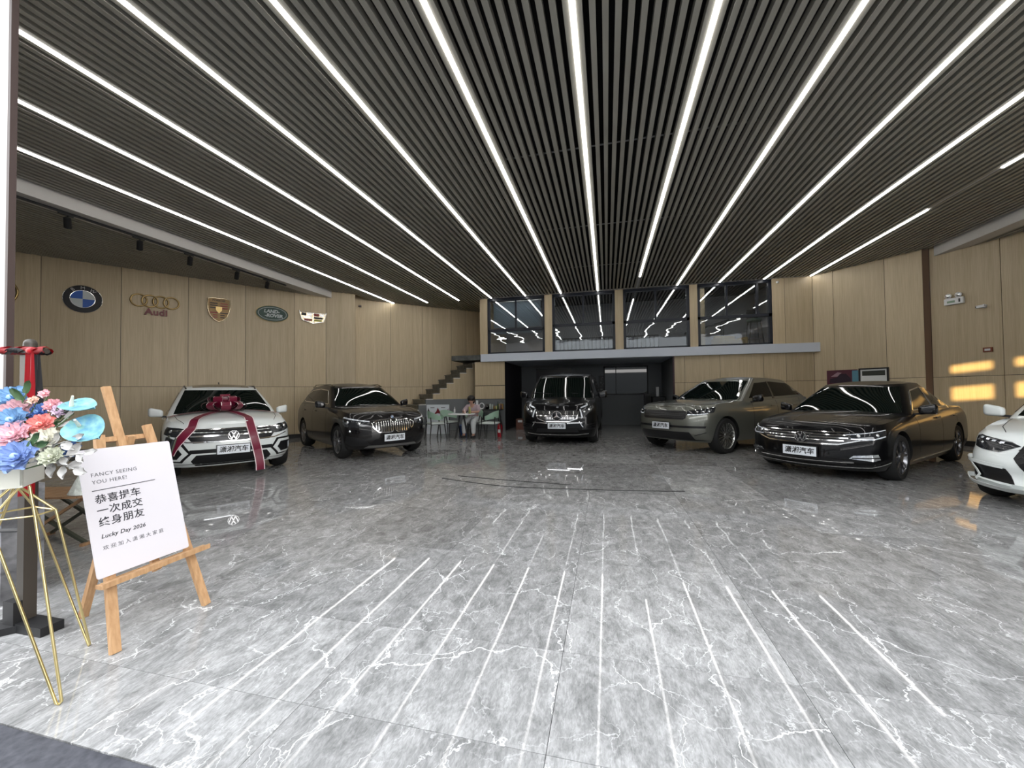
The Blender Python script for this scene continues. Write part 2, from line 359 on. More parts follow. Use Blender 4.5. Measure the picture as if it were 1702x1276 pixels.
# doors in the recess
d = struct(link('door_1', None)); X0 = -3.05
b = B(); b.box((-2.95, 16.10, 1.12), (.22, .10, 2.24)); obj('door_frame', b, GREYW, d)
b = B(); b.box((-2.12, 16.16, 1.2), (1.45, .06, 2.2)); obj('door_leaf', b, mat('black_door', (.008, .007, .008), .3), d)
b = B(); b.box((-1.32, 16.10, 1.15), (.12, .12, 2.3)); obj('door_frame', b, GREYW, d)
wd = struct(link('window_1', None))
b = B(); b.box((.73, 16.17, 1.76), (1.62, .05, 1.08)); obj('pane', b, DGLASS, wd)
for (cx, cz, sx, sz) in ((.73, 2.30, 1.70, .05), (.73, 1.22, 1.70, .05), (-.09, 1.76, .05, 1.13), (1.55, 1.76, .05, 1.13), (.36, 1.76, .03, 1.08)):
    b = B(); b.box((cx, 16.15, cz), (sx, .07, sz)); obj('window_frame', b, BLACK, wd)

# mezzanine windows
def wavy_glass(nm, st):
    m = bpy.data.materials.new(nm); m.use_nodes = True; n = m.node_tree; n.nodes.clear()
    o = n.nodes.new('ShaderNodeOutputMaterial'); mx = n.nodes.new('ShaderNodeMixShader'); g = n.nodes.new('ShaderNodeBsdfGlossy'); t = n.nodes.new('ShaderNodeBsdfTransparent')
    t.inputs[0].default_value = (.80, .83, .85, 1); g.inputs['Roughness'].default_value = .01; g.inputs[0].default_value = (1, 1, 1, 1)
    mx.inputs[0].default_value = .15
    tc = n.nodes.new('ShaderNodeTexCoord'); mp = n.nodes.new('ShaderNodeMapping'); mp.inputs['Scale'].default_value = (.8, 1, 2.2)
    ns = n.nodes.new('ShaderNodeTexNoise'); ns.inputs['Scale'].default_value = 1.6; ns.inputs['Detail'].default_value = 1.5
    bu = n.nodes.new('ShaderNodeBump'); bu.inputs['Distance'].default_value = .011; bu.inputs['Strength'].default_value = st
    n.links.new(tc.outputs['Object'], mp.inputs[0]); n.links.new(mp.outputs[0], ns.inputs['Vector']); n.links.new(ns.outputs['Fac'], bu.inputs['Height']); n.links.new(bu.outputs[0], g.inputs['Normal'])
    n.links.new(t.outputs[0], mx.inputs[1]); n.links.new(g.outputs[0], mx.inputs[2]); n.links.new(mx.outputs[0], o.inputs[0]); return m
WAVY = wavy_glass('wavy_tinted_glass', .35); FLATG = wavy_glass('tinted_glass', .05)
FRAME = mat('navy_black_frame', (.010, .013, .022), .35)
for k, (x0, x1) in enumerate(((-4.12, -2.06), (-1.79, .30), (.57, 2.60), (2.84, 4.93))):
    wn_ = struct(link('window_%d' % (k + 2), None)); z0, z1, zm = 2.71, 4.66, 3.62 if k else 3.55
    for (cx, cz, sx, sz) in (((x0 + x1) / 2, z0 + .03, x1 - x0, .06), ((x0 + x1) / 2, z1, x1 - x0, .10), (x0 + .04, (z0 + z1) / 2, .08, z1 - z0), (x1 - .04, (z0 + z1) / 2, .08, z1 - z0), ((x0 + x1) / 2, zm, x1 - x0, .09)):
        b = B(); b.box((cx, FY + .08, cz), (sx, .10, sz)); obj('window_frame', b, FRAME, wn_)
    mull = [(x0 + x1) / 2] if k in (0, 2) else []
    if k == 3: mull = [x0 + .85, x1 - .38]
    if k == 1: mull = [x0 + 1.05]
    for xm in mull:
        b = B(); b.box((xm, FY + .08, (zm + z1) / 2), (.06, .07, z1 - zm)); obj('mullion', b, FRAME, wn_)
    for (a_, c_) in ((z0 + .06, zm - .045), (zm + .045, z1 - .05)):
        b = B(); b.box((0, 0, 0), (x1 - x0 - .16, .008, c_ - a_)); obj('pane', b, WAVY if a_ < 3 else FLATG, wn_, loc=((x0 + x1) / 2, FY + .10, (a_ + c_) / 2))
# mezzanine room
mezz = mat('mezzanine_plaster', (.5, .5, .52), .8)
b = B(); b.box((.4, 15.2, 2.63), (10.6, 3.2, .12)); struct(obj('floor_mezzanine', b, mat('mezzanine_floor', (.05, .035, .03), .6)))
b = B(); b.box((.4, 16.85, 3.9), (10.8, .1, 2.5)); struct(obj('wall_mezzanine_back', b, mezz))
b = B(); b.box((5.6, 15.2, 3.9), (.1, 3.3, 2.5)); struct(obj('wall_mezzanine_right', b, mezz))
b = B(); b.box((-4.36, 15.2, 3.9), (.1, 3.3, 2.5)); struct(obj('wall_mezzanine_left', b, PANEL))
b = B(); b.box((.4, 15.2, 5.05), (10.8, 3.4, .1)); struct(obj('ceiling_mezzanine', b, VOID))
# cut back part of floor shown dark: partition wall, doorway
b = B(); b.box((3.05, 14.6, 3.75), (.45, .3, 2.1)); struct(obj('wall_mezzanine_pier', b, PANEL))

# ------------------------------------------------------------------ ceiling: slats, void, beams
ce = struct(link('ceiling', None))
b = B(); b.box((-1.5, 9.3, 5.12), (29, 15.2, .1)); obj('ceiling_void', b, VOID, ce)
SX0, PITCHS = -.24, 1.237 / 11
def slat_span(x):
    y0, y1 = 2.0, FY - .05
    if x < -9.0:  # left bay: until left wall
        t = (x - LW0.x) / (LW1.x - LW0.x); y1 = LW0.y + t * (LW1.y - LW0.y) + .05
    elif x < -4.45:
        y1 = SW0.y + (x - SW0.x) * (SW1.y - SW0.y) / (SW1.x - SW0.x) + .05
        if x < -8.2: y1 = 11.5 
    elif x > 7.9:
        y1 = RW0.y + (x - RW0.x) * (RW1.y - RW0.y) / (RW1.x - RW0.x) + .05
    elif x > 6.0:
        y1 = AR0.y + (x - AR0.x) * (AR1.y - AR0.y) / (AR1.x - AR0.x) + .05
    return y0, y1
slm = {}
j = -125
while True:
    x = SX0 + PITCHS * (j + .5); j += 1
    if x < -14.2: continue
    if x > 11.3: break
    if -9.14 < x < -8.72 or 7.68 < x < 8.02: continue
    y0, y1 = slat_span(x)
    if y1 - y0 < .3: continue
    z = ZC if -8.9 < x < 7.85 else ZB
    L = round(y1 - y0, 2)
    if L not in slm:
        b = B(); b.box((0, 0, .04), (.056, L, .08)); slm[L] = finish(b.bm, 'slat', SLATM)
    link('slat', slm[L], ce, (x, (y0 + y1) / 2, z))
for yy in (5.6, 8.3, 11.0):
    b = B(); b.tube([(-8.6, yy, ZC + .11), (7.6, yy, ZC + .11)], .012, 6); obj('hanging_rail', b, mat('galvanised_rail', (.30, .30, .29), .4, .6), ce)
for nm, x0, x1, y1 in (('trim_5', -9.10, -8.73, 11.35), ('trim_6', 7.70, 8.0, 11.5)):
    b = B(); b.box(((x0 + x1) / 2, (1.6 + y1) / 2, 4.62 + .14), (x1 - x0, y1 - 1.6, .52 - .0)); struct(obj(nm, b, BEAMW))
# linear LED lights
LX = [(-.24 + 1.237 * k) for k in range(-6, 6)]
names = ['leftmost', 'second from the left', 'third from the left', 'fourth from the left', 'fifth from the left', 'sixth from the left', 'seventh from the left',
         'x', 'fourth from the right', 'third from the right', 'second from the right', 'rightmost']
names[6] = 'the middle one, running straight up the picture'; names[7] = 'fifth from the right'
hm = mat('led_housing', (.5, .5, .5), .4)
for k, x in enumerate(LX):
    root = empty('linear_light', (x, 7.8, ZC))
    segs = [(2.05, 13.36)]
    if k == 7: segs = [(2.05, 12.05)]
    if k == 11: segs = [(2.05, 7.55), (9.0, 13.36)]
    b = B(); b.box((0, 0, .035), (.060, 11.3, .05)); obj('housing', b, hm, root)
    for s0, s1 in segs:
        b = B(); b.box((0, (s0 + s1) / 2 - 7.8, -.001), (.036, s1 - s0, .022)); obj('diffuser', b, LED, root)
    tag(root, 'long white ceiling light strip between dark slats, ' + names[k], 'light strip', 'light strips in the slatted ceiling')

# front pillar on the left, front wall and lintel, right jamb
b = B(); b.box((-4.61, 1.76, 2.9), (1.40, .03, 4.3)); b.mi = 1; b.box((-3.897, 1.76, 2.9), (.026, .035, 4.3)); b.mi = 2; b.box((-4.34, 1.80, .37), (1.06, .20, .76))
struct(obj('wall_front_left', b, [mat('pillar_paint', (.52, .49, .46), .6), mat('brown_frame', (.05, .032, .028), .5), MARBV]))
b = B(); b.box((-10.2, 1.75, 2.5), (10.4, .2, 5)); struct(obj('wall_front_far_left', b, mezz))
b = B(); b.box((-.5, 1.55, 5.0), (27, .3, .75)); struct(obj('wall_front_lintel', b, mezz))
b = B(); b.box((10.2, 1.6, 2.5), (5, .2, 5)); struct(obj('wall_front_right', b, mezz))
# unseen blocker added behind the camera; its two slits shape the low sun
root = empty('sun_blocker', (-6, -11, 0)); tag(root, 'unseen grey blocker with slits, added behind the viewer to shape the sun', 'sun blocker')
def slit_z(zw, p=(8.1, 10.6)):  # height at the blocker for light arriving at height zw on the right wall
    return zw + (p[1] + 11) / SUN_D.y * -SUN_D.z
bz = [0, slit_z(1.08), slit_z(1.42), slit_z(1.72), slit_z(1.93), 8.0]
xs0 = 7.75 - (11.4 + 11) / SUN_D.y * SUN_D.x
for a_, c_ in ((bz[0], bz[1]), (bz[2], bz[3]), (bz[4], bz[5])):
    b = B(); b.box((0, 0, (a_ + c_) / 2), (44, .4, c_ - a_)); obj('blocker_wall', b, GREYW, root)
b = B(); b.box(((-28 + xs0) / 2 + 6, 0, (bz[1] + bz[4]) / 2), (xs0 + 28, .4, bz[4] - bz[1])); obj('blocker_wall', b, GREYW, root)
b = B(); b.box((xs0 + 1.03 + 6, 0, (bz[1] + bz[4]) / 2), (.09, .4, bz[4] - bz[1])); obj('pillar', b, GREYW, root)  # upright of the blocker, added to cut a gap in the sun bands

# ------------------------------------------------------------------ cars
SIDEG = mat('tinted_side_glass', (.004, .005, .005), .05, spec=.12)
def interp(pts, x):
    n = len(pts)
    if x <= pts[0][0]: return pts[0][1]
    if x >= pts[-1][0]: return pts[-1][1]
    for i in range(n - 1):
        if pts[i][0] <= x <= pts[i + 1][0]: break
    x0, y0 = pts[i]; x1, y1 = pts[i + 1]; h = x1 - x0
    def sl(k):
        if k <= 0: return (pts[1][1] - pts[0][1]) / (pts[1][0] - pts[0][0])
        if k >= n - 1: return (pts[-1][1] - pts[-2][1]) / (pts[-1][0] - pts[-2][0])
        a = (pts[k][1] - pts[k - 1][1]) / (pts[k][0] - pts[k - 1][0]); b_ = (pts[k + 1][1] - pts[k][1]) / (pts[k + 1][0] - pts[k][0])
        return 0 if a * b_ <= 0 else 2 * a * b_ / (a + b_)
    m0, m1 = sl(i), sl(i + 1); t = (x - x0) / h
    return (2 * t**3 - 3 * t**2 + 1) * y0 + (t**3 - 2 * t**2 + t) * h * m0 + (-2 * t**3 + 3 * t**2) * y1 + (t**3 - t**2) * h * m1
def outline(xf, xr, w, lf, nf, lr, nr, KF=16, KM=16, KR=12):
    P = []
    for k in range(KF):
        a = pi / 2 * k / KF; P.append((xf + lf * (1 - cos(a) ** (2 / nf)), w * sin(a) ** (2 / nf) if a > 0 else 0))
    for k in range(KM + 1): P.append((xf + lf + (xr - lr - xf - lf) * k / KM, w))
    for k in range(1, KR + 1):
        a = pi / 2 * (1 - k / KR); P.append((xr - lr * (1 - max(cos(a), 0) ** (2 / nr)), w * (sin(a) ** (2 / nr) if k < KR else 0)))
    return P
def loft(rings, cap_fn=None, NC=7, close_bottom=True):
    """rings: list of half outlines [(x,y,z)...] low to high; mirrored; cap_fn(x,y_edge,z_edge,t)->z"""
    bm = bmesh.new(); n = len(rings[0]); R = []
    for ring in rings:
        left = [bm.verts.new(p) for p in ring]
        right = [left[0]] + [bm.verts.new((p[0], -p[1], p[2])) for p in ring[1:-1]] + [left[-1]]
        R.append((left, right))
    def q(*v):
        u = list(dict.fromkeys(v))
        if len(u) > 2:
            try: bm.faces.new(u)
            except ValueError: pass
    for (l0, r0), (l1, r1) in zip(R, R[1:]):
        for i in range(n - 1):
            q(l0[i], l0[i + 1], l1[i + 1], l1[i]); q(r0[i + 1], r0[i], r1[i], r1[i + 1])
    L, Rr = R[-1]; prev = [L[0]] * (2 * NC + 1)
    for i in range(1, n - 1):
        x, y, z = rings[-1][i]; row = []
        for k in range(2 * NC + 1):
            t = 1 - k / NC
            if k == 0: row.append(L[i])
            elif k == 2 * NC: row.append(Rr[i])
            else: row.append(bm.verts.new((x, y * t, cap_fn(x, t, z))))
        for k in range(2 * NC): q(prev[k], prev[k + 1], row[k + 1], row[k])
        prev = row
    row = [L[-1]] * (2 * NC + 1)
    for k in range(2 * NC): q(prev[k], prev[k + 1], row[k])
    if close_bottom:
        l, r = R[0]
        try: bm.faces.new(l + r[1:-1][::-1])
        except ValueError: pass
    bmesh.ops.recalc_face_normals(bm, faces=bm.faces)
    return bm
class Car:
    def __init__(s, S):
        s.S = S; L = S['L']; hw = S['W'] / 2
        sh = S['shoulder']; cr = S['crown']; s.ref = None
        rings = []
        prof = S['section']      # (frac, dxf, dxr, dw)
        fr = [i / 13 for i in range(14)]
        for f in fr:
            dxf = interp([(p[0], p[1]) for p in prof], f); dxr = interp([(p[0], p[2]) for p in prof], f); dw = interp([(p[0], p[3]) for p in prof], f)
            o = outline(dxf, L - dxr, hw - dw, S['lf'], S['nf'], S['lr'], S['nr'])
            ring = []
            for x, y in o:
                u = (x - L * .5) / (L * .5); y2 = y * (1 - S.get('barrel', .035) * abs(u) ** 2.5)
                zt = interp(sh, x); zb = S['z0'] + S.get('rise', .0) * max(0, 1 - x / .7)
                ring.append((x, y2, zb + (zt - zb) * f))
            rings.append(ring)
        def cap(x, t, z):
            return z + interp(cr, x) * (1 - abs(t) ** 2.4)
        bm = loft(rings, cap)
        k = min(range(14), key=lambda i: abs(fr[i] - .5)); s.ref = [Vector((p[0], p[1])) for p in rings[k]]
        s.cum = [0]
        for a, b_ in zip(s.ref, s.ref[1:]): s.cum.append(s.cum[-1] + (b_ - a).length)
        me = finish(bm, 'tmp', [BLACK, BLACK]); 
        # cabin
        c = S['cabin']; rings = []
        for i in range(10):
            f = i / 9; g = f
            e = interp(c.get('bow', [(0, 0), (.5, .035), (1, 0)]), f)
            xf = c['xf0'] + (c['xf1'] - c['xf0']) * g - e; xr = c['xr0'] + (c['xr1'] - c['xr0']) * g + e * c.get('rbow', 1)
            wd = c['w0'] + (c['w1'] - c['w0']) * (g ** 1.25)
            o = outline(xf, xr, wd, c['lf'], c['nf'], c['lr'], c['nr'], 10, 14, 8); ring = []
            for x, y in o:
                zb = interp(sh, x) - .04; zt = interp(c['roof'], x); y2 = y * (1 - c.get('taper', .10) * max(0, (x - c['tx']) / (L - c['tx'])) ** 1.5)
                ring.append((x, y2, zb + (zt - zb) * f))
            rings.append(ring)
        cbm = loft(rings, lambda x, t, z: z + c['crown'] * (1 - abs(t) ** 2.2) * min(1, max(0, (x - c['xf1']) / .35)) * 1.0, close_bottom=True)
        s.cabin_bvh = BVHTree.FromBMesh(cbm)
        cme = finish(cbm, 'tmp2', [BLACK])
        s.cme = cme
        # wheel arches
        body = link('tmp', me); cut = B()
        for x in (S['fo'], S['fo'] + S['wb']):
            for sy in (1, -1):
                cut.lathe([(S['R'] + .045, -.17), (S['R'] + .045, .17)], 40, (x, sy * (hw - .14), S['R'] + .0), 'y')
        ct = link('cut', finish(cut.bm, 'cut', [BLACK, BLACK]))
        for p in ct.data.polygons: p.material_index = 1
        md = body.modifiers.new('b', 'BOOLEAN'); md.operation = 'DIFFERENCE'; md.object = ct; md.solver = 'EXACT'
        dg = bpy.context.evaluated_depsgraph_get(); m2 = bpy.data.meshes.new_from_object(body.evaluated_get(dg))
        bpy.data.objects.remove(body); bpy.data.objects.remove(ct)
        bmf = bmesh.new(); bmf.from_mesh(m2); s.body_bvh = BVHTree.FromBMesh(bmf)
        bmf.from_mesh(cme); s.all_bvh = BVHTree.FromBMesh(bmf)
        for f in bmf.faces: f.smooth = True
        s.bm = bmf
        s.root = None
    def build(s, name, X, Y, ang, paint, label, cat='car'):
        s.root = empty(name, (X, Y, 0), ang + pi / 2); s.paint = paint
        lipm = mat('wheel_arch_liner', (.006, .006, .006), .8)
        s.part('body', s.bm, [paint, lipm], smooth=28)
        tag(s.root, label, cat); return s.root
    def part(s, name, b, m, parent=None, smooth=35, label=None, **k):
        return obj(name, b, m, parent or s.root, smooth=smooth, label=label, **k)
    # surface lookups -------------------------------------------------
    def wrap(s, u, z, off=.0, bvh=None):
        sg = 1 if u >= 0 else -1; a = abs(u); i = 0
        while i < len(s.cum) - 2 and s.cum[i + 1] < a: i += 1
        t = (a - s.cum[i]) / (s.cum[i + 1] - s.cum[i]); p = s.ref[i].lerp(s.ref[i + 1], t)
        # smooth tangent
        t2 = (s.ref[min(i + 2, len(s.ref) - 1)] - s.ref[max(i - 1, 0)])
        if i == 0: t2 = s.ref[1] - Vector((s.ref[1].x, -s.ref[1].y))
        t2.normalize(); n = Vector((-t2.y, t2.x)) * 1
        if n.x > 0 and a < 1.0: n = -n
        if a >= 1.0 and n.y < 0: n = -n
        o = Vector((p.x + n.x * .5, (p.y + n.y * .5) * sg, z)); d = Vector((-n.x, -n.y * sg, 0))
        h = (bvh or s.body_bvh).ray_cast(o, d, 1.2)
        if h[0] is None: h = (bvh or s.body_bvh).find_nearest(Vector((p.x, p.y * sg, z)))
        nn = h[1]
        if nn.dot(d) > 0: nn = -nn
        return h[0] + nn * off * .3 - d * off * .8
    def side(s, x, z, sg, off=0.0, bvh=None):
        b_ = bvh or s.all_bvh; h = b_.ray_cast(Vector((x, sg * 2.5, z)), Vector((0, -sg, 0)), 2.4)
        if h[0] is None: h = b_.find_nearest(Vector((x, sg * s.S['W'] / 2, z)))
        nn = h[1]
        if nn.y * sg < 0: nn = -nn
        return h[0] + nn * off
    def front(s, y, z, off=0.0, bvh=None):
        b_ = bvh or s.cabin_bvh; h = b_.ray_cast(Vector((-2, y, z)), Vector((1, 0, 0)), 9)
        if h[0] is None: h = b_.find_nearest(Vector((1.5, y, z)))
        nn = h[1]
        if nn.x > 0: nn = -nn
        return h[0] + nn * off
    def top(s, x, y, off=0.0, bvh=None):
        b_ = bvh or s.all_bvh; h = b_.ray_cast(Vector((x, y, 4)), Vector((0, 0, -1)), 6)
        if h[0] is None: h = b_.find_nearest(Vector((x, y, 1)))
        nn = h[1]
        if nn.z < 0: nn = -nn
        return h[0] + nn * off
    def drape(s, poly, fn, off=.004, step=.05, bm=None, mi=0, skirt=.012):
        """flat polygon (2D) cut into cells and laid on the surface through fn(a,b,off)"""
        out = bm or bmesh.new(); t = bmesh.new()
        vs = [t.verts.new((a, b_, 0)) for a, b_ in poly]
        try: t.faces.new(vs)
        except ValueError: return out
        for ax in (0, 1):
            lo = min(p[ax] for p in poly); hi = max(p[ax] for p in poly); n = max(1, int((hi - lo) / step))
            for k in range(1, n):
                c = [0, 0, 0]; c[ax] = lo + (hi - lo) * k / n; nn = [0, 0, 0]; nn[ax] = 1
                bmesh.ops.bisect_plane(t, geom=t.verts[:] + t.edges[:] + t.faces[:], plane_co=c, plane_no=nn, dist=1e-5)
        mp = {v: out.verts.new(fn(v.co.x, v.co.y, off)) for v in t.verts}
        low = {}
        for f in t.faces:
            try: g = out.faces.new([mp[v] for v in f.verts]); g.material_index = mi; g.smooth = True
            except ValueError: pass
        for e in t.edges:
            if len(e.link_faces) == 1:
                for v in e.verts:
                    if v not in low: low[v] = out.verts.new(fn(v.co.x, v.co.y, off - skirt))
                a, b_ = e.verts
                try: g = out.faces.new([mp[a], mp[b_], low[b_], low[a]]); g.material_index = mi
                except ValueError: pass
        t.free(); return out
    def line(s, pts, w, fn, off=.004, bm=None, mi=0, step=.05, skirt=.008):
        """strip of width w following 2D pts on the surface"""
        out = bm or bmesh.new(); P = []
        for (a, b_) in zip(pts, pts[1:]):
            a = Vector(a); b_ = Vector(b_); n = max(1, int((b_ - a).length / step))
            for k in range(n): P.append(a.lerp(b_, k / n))
        P.append(Vector(pts[-1])); prev = None
        for i, p in enumerate(P):
            d = P[min(i + 1, len(P) - 1)] - P[max(i - 1, 0)]; d.normalize(); n = Vector((-d.y, d.x)) * (w / 2)
            row = [out.verts.new(fn(*(p + n), off - skirt)), out.verts.new(fn(*(p + n), off)), out.verts.new(fn(*(p - n), off)), out.verts.new(fn(*(p - n), off - skirt))]
            if prev:
                for k in range(3):
                    f = out.faces.new([prev[k], prev[k + 1], row[k + 1], row[k]]); f.material_index = mi; f.smooth = True
            prev = row
        return out
    W_ = lambda s: (lambda a, b_, o: s.wrap(a, b_, o))
    def both(s, name, poly, m, off=.004, sgn=(1, -1), step=.05, skirt=.012, label=None, parent=None):
        r = []
        for g in sgn:
            bm = s.drape([(a * g, b_) for a, b_ in poly], s.wrap, off, step, skirt=skirt); r.append(s.part(name, bm, m, parent, label=label))
        return r
    def one(s, name, poly, m, off=.004, step=.05, skirt=.012, fn=None, label=None, parent=None):
        return s.part(name, s.drape(poly, fn or s.wrap, off, step, skirt=skirt), m, parent, label=label)
    def strip(s, name, pts, w, m, off=.006, fn=None, sgn=(1,), parent=None, step=.05):
        bm = bmesh.new()
        for g in sgn: s.line([(a * g, b_) for a, b_ in pts], w, fn or s.wrap, off, bm, step=step)
        return s.part(name, bm, m, parent)
    def ringp(s, name, poly, w, m, off=.008, fn=None, sgn=(1,), parent=None):
        bm = bmesh.new(); n = len(poly)
        for g in sgn: s.line([(a * g, b_) for a, b_ in poly] + [(poly[0][0] * g, poly[0][1])], w, fn or s.wrap, off, bm)
        return s.part(name, bm, m, parent)
    def pane_side(s, poly, sgs=(1, -1), trim=None, name='side_window'):
        for g in sgs:
            fn = lambda a, b_, o, g=g: s.side(a, b_, g, o, s.cabin_bvh)
            p = s.part(name, s.drape(poly, fn, .004, .12), SIDEG)
            if trim: s.part('window_trim', s.line(poly + [poly[0]], .016, fn, .007), trim, p)
    def wheels(s, style, rimm, tyre_y=None):
        S = s.S; hw = S['W'] / 2; R = S['R']; tw = S.get('tw', .225); rr = R * S.get('rim', .70)
        for x in (S['fo'], S['fo'] + S['wb']):
            for sy in (1, -1):
                y = sy * (hw - .045 - tw / 2 + S.get('wo', .02))
                b = B(); h = tw / 2
                b.lathe([(rr, -h), (R - .03, -h - .008), (R - .008, -h + .03), (R, -h + .06), (R, h - .06), (R - .008, h - .03), (R - .03, h + .008), (rr, h)], 40, (0, 0, 0), 'y', caps=False)
                t = s.part('wheel', b, RUBBER, loc=(x, y, R), label='front wheel' if False else None)
                yo = sy * (h - .015)
                b = B(); b.lathe([(rr + .004, -h), (rr - .01, -h + .02), (rr - .02, yo * 0), (rr - .012, h - .01), (rr + .004, h)], 40, (0, 0, 0), 'y', caps=False)
                b.mi = 1; b.lathe([(rr - .03, yo * .2), (rr - .03, yo * .2 + .004)], 24, (0, 0, 0), 'y')
                b.mi = 0
                ns, sw, tw2 = style
                for k in range(ns):
                    a = 2 * pi * k / ns + .3
                    for da in ((-tw2, tw2) if tw2 else (0,)):
                        p0 = Vector((cos(a) * .05, yo * .9, sin(a) * .05)); p1 = Vector((cos(a + da) * (rr - .008), yo * .97, sin(a + da) * (rr - .008)))
                        b.bar(p0, p1, sw, .022, (0, 1, 0))
                b.lathe([(.075, yo - .02), (.07, yo + .012 * sy), (.03, yo + .014 * sy)] if sy > 0 else [(.03, yo - .014), (.07, yo - .012), (.075, yo + .02)], 16, (0, 0, 0), 'y')
                s.part('rim', b, [rimm, mat('brake_disc', (.03, .03, .03), .5, .5)], t)
    def mirrors(s, x, y, z, m, sz=(.14, .22, .15), both=(1, -1)):
        for g in both:
            b = B(); b.box((x - .02, g * (y + sz[1] * .45), z), (sz[0] * .85, sz[1] * .92, sz[2] * 1.15)); bmesh.ops.bevel(b.bm, geom=b.bm.edges[:], offset=min(sz) * .33, segments=4, affect='EDGES', profile=.5)
            for v in b.bm.verts:
                t_ = (v.co.y * g - y) / sz[1]
                if v.co.x < x: v.co.x += .045 * max(0, t_) ** 1.5
                v.co.z += .03 * t_ - (v.co.z - z) * .28 * (1 - t_)
            o = s.part('mirror', b, m, smooth=50)
            b = B(); b.bar((x + .02, g * (y - .10), z - .07), (x + .01, g * (y + .08), z - .045), .07, .03); s.part('mirror_arm', b, BLACK, o)
            b = B(); b.box((x + .034, g * (y + sz[1] * .45), z), (.006, sz[1] * .78, sz[2] * .7), bev=.002); s.part('mirror_glass', b, CHROME, o)
    def plate(s, u=0, z=.5, off=.03, wx=.44, wz=.14, tilt=None):
        p = s.wrap(u, z, 0); px_ = s.wrap(u + .05, z, 0) - s.wrap(u - .05, z, 0)
        x = -Vector((px_.x, px_.y, 0)).normalized()   # text runs toward -y (image right)
        n = Vector((x.y, -x.x, 0)); n = n if n.x < 0 else -n
        xx = Vector((0, -1, 0)); M = Matrix(((0, 0, -1, p.x - off), (-1, 0, 0, p.y), (0, 1, 0, z), (0, 0, 0, 1)))
        b = B(); b.box((0, 0, 0), (wx, wz, .012), bev=.004)
        o = s.part('licence_plate', b, mat('plate_white', (.74, .78, .82), .35), smooth=None); o.matrix_local = M
        b = B(); b.box((0, 0, -.012), (wx + .02, wz + .02, .014), bev=.003); q = s.part('plate_holder', b, BLACK, o, smooth=None)
        text_obj('plate_text', '潇湘汽车', .098, mat('ink_black', (.01, .01, .012), .5), o, Matrix.Translation((0, -.002, .0075)), space=.99, shear=.12, bold=.0018)
        return o
    def badge(s, kind, u, z, r, off=.015, fn=None, M=None):
        if M is None:
            p = (fn or s.wrap)(u, z, 0); M = Matrix(((0, 0, -1, p.x - off), (-1, 0, 0, p.y), (0, 1, 0, p.z), (0, 0, 0, 1)))
        b = B(); ringpts = lambda rad, n=28: [(cos(2 * pi * k / n) * rad, sin(2 * pi * k / n) * rad, .006) for k in range(n)]
        b.mi = 0; b.lathe([(r * .96, -.012), (r * .96, .002), (r * .9, .004)], 28)
        b.mi = 1; b.tube(ringpts(r * .95), r * .07, 6, closed=True)
        def st(p0, p1, w): b.bar((p0[0] * r, p0[1] * r, .008), (p1[0] * r, p1[1] * r, .008), w * r, .008)
        if kind == 'vw':
            st((-.38, .78), (0, .12), .17); st((.38, .78), (0, .12), .17)
            st((-.80, .38), (-.34, -.74), .17); st((.80, .38), (.34, -.74), .17); st((-.34, -.74), (0, -.02), .17); st((.34, -.74), (0, -.02), .17)
        if kind == 'star':
            for k in range(3):
                a = pi / 2 + k * 2 * pi / 3
                b.prism([(cos(a) * r * .9, sin(a) * r * .9), (cos(a + 1.047) * r * .16, sin(a + 1.047) * r * .16), (0, 0), (cos(a - 1.047) * r * .16, sin(a - 1.047) * r * .16)], .002, .014)
        if kind == 'bmw':
            for k in range(4):
                b.mi = 2 if k % 2 else 3; a0 = pi / 2 * k
                b.prism([(0, 0)] + [(cos(a0 + pi / 2 * q / 6) * r * .6, sin(a0 + pi / 2 * q / 6) * r * .6) for q in range(7)], .003, .007)
        o = s.part('badge', b, [BLACKG, CHROME, mat('badge_blue', (.03, .16, .45), .3), WHITEP], smooth=40); o.matrix_local = M; return o
    def seams(s, pts_list, sgs=(1, -1)):
        bm = bmesh.new()
        for g in sgs:
            for pts in pts_list: bm = bmesh.new(); s.line(pts, .007, lambda a, b_, o, g=g: s.side(a, b_, g, o), .0015, bm, skirt=.002); s.part('door_seam', bm, mat('seam_black', (.004, .004, .004), .8))
    def topseam(s, pts_list):
        bm = bmesh.new()
        for pts in pts_list: bm = bmesh.new(); s.line(pts, .007, lambda a, b_, o: s.top(a, b_, o), .0015, bm, skirt=.002); s.part('bonnet_seam', bm, mat('seam_black', (.004, .004, .004), .8))
    def handles(s, xs, z, m, sgs=(1, -1)):
        for g in sgs:
            for x in xs:
                p = s.side(x, z, g, .018); b = B(); b.box(p, (.20, .018, .028), bev=.007); s.part('door_handle', b, m)
    def lamp(s, poly, sgn=(1, -1), style=2, off=.005):
        """headlight: dark housing, projector lenses and a bright running-light line"""
        cx = [p[0] for p in poly]; cz = [p[1] for p in poly]
        for g in sgn:
            h = s.part('headlight', s.drape([(a * g, b_) for a, b_ in poly], s.wrap, off, .04), mat('headlight_housing', (.02, .022, .025), .06, coat=.6))
            lens = mat('headlight_lens', (.85, .88, .9), .05, .9)
            a0, a1 = min(cx), max(cx); zc = sum(cz) / len(cz)
            for k in range(style):
                u = a0 + (a1 - a0) * (.32 + .38 * k / max(1, style - 1)); zz = zc + (u - (a0 + a1) / 2) * s.S.get('lampslope', .12)
                rr_ = s.S.get('lensr', .034); p = s.wrap(u * g, zz, off - rr_ * .62); b = B(); b.ball(p, rr_, (1, 1, 1), 14, 8); s.part('lens', b, lens, h, smooth=60)
        return h
PAINT = lambda n, c, metal=0.0, rough=.28, coat=1.0: mat(n, c, rough, metal, coat=coat, spec=.1)
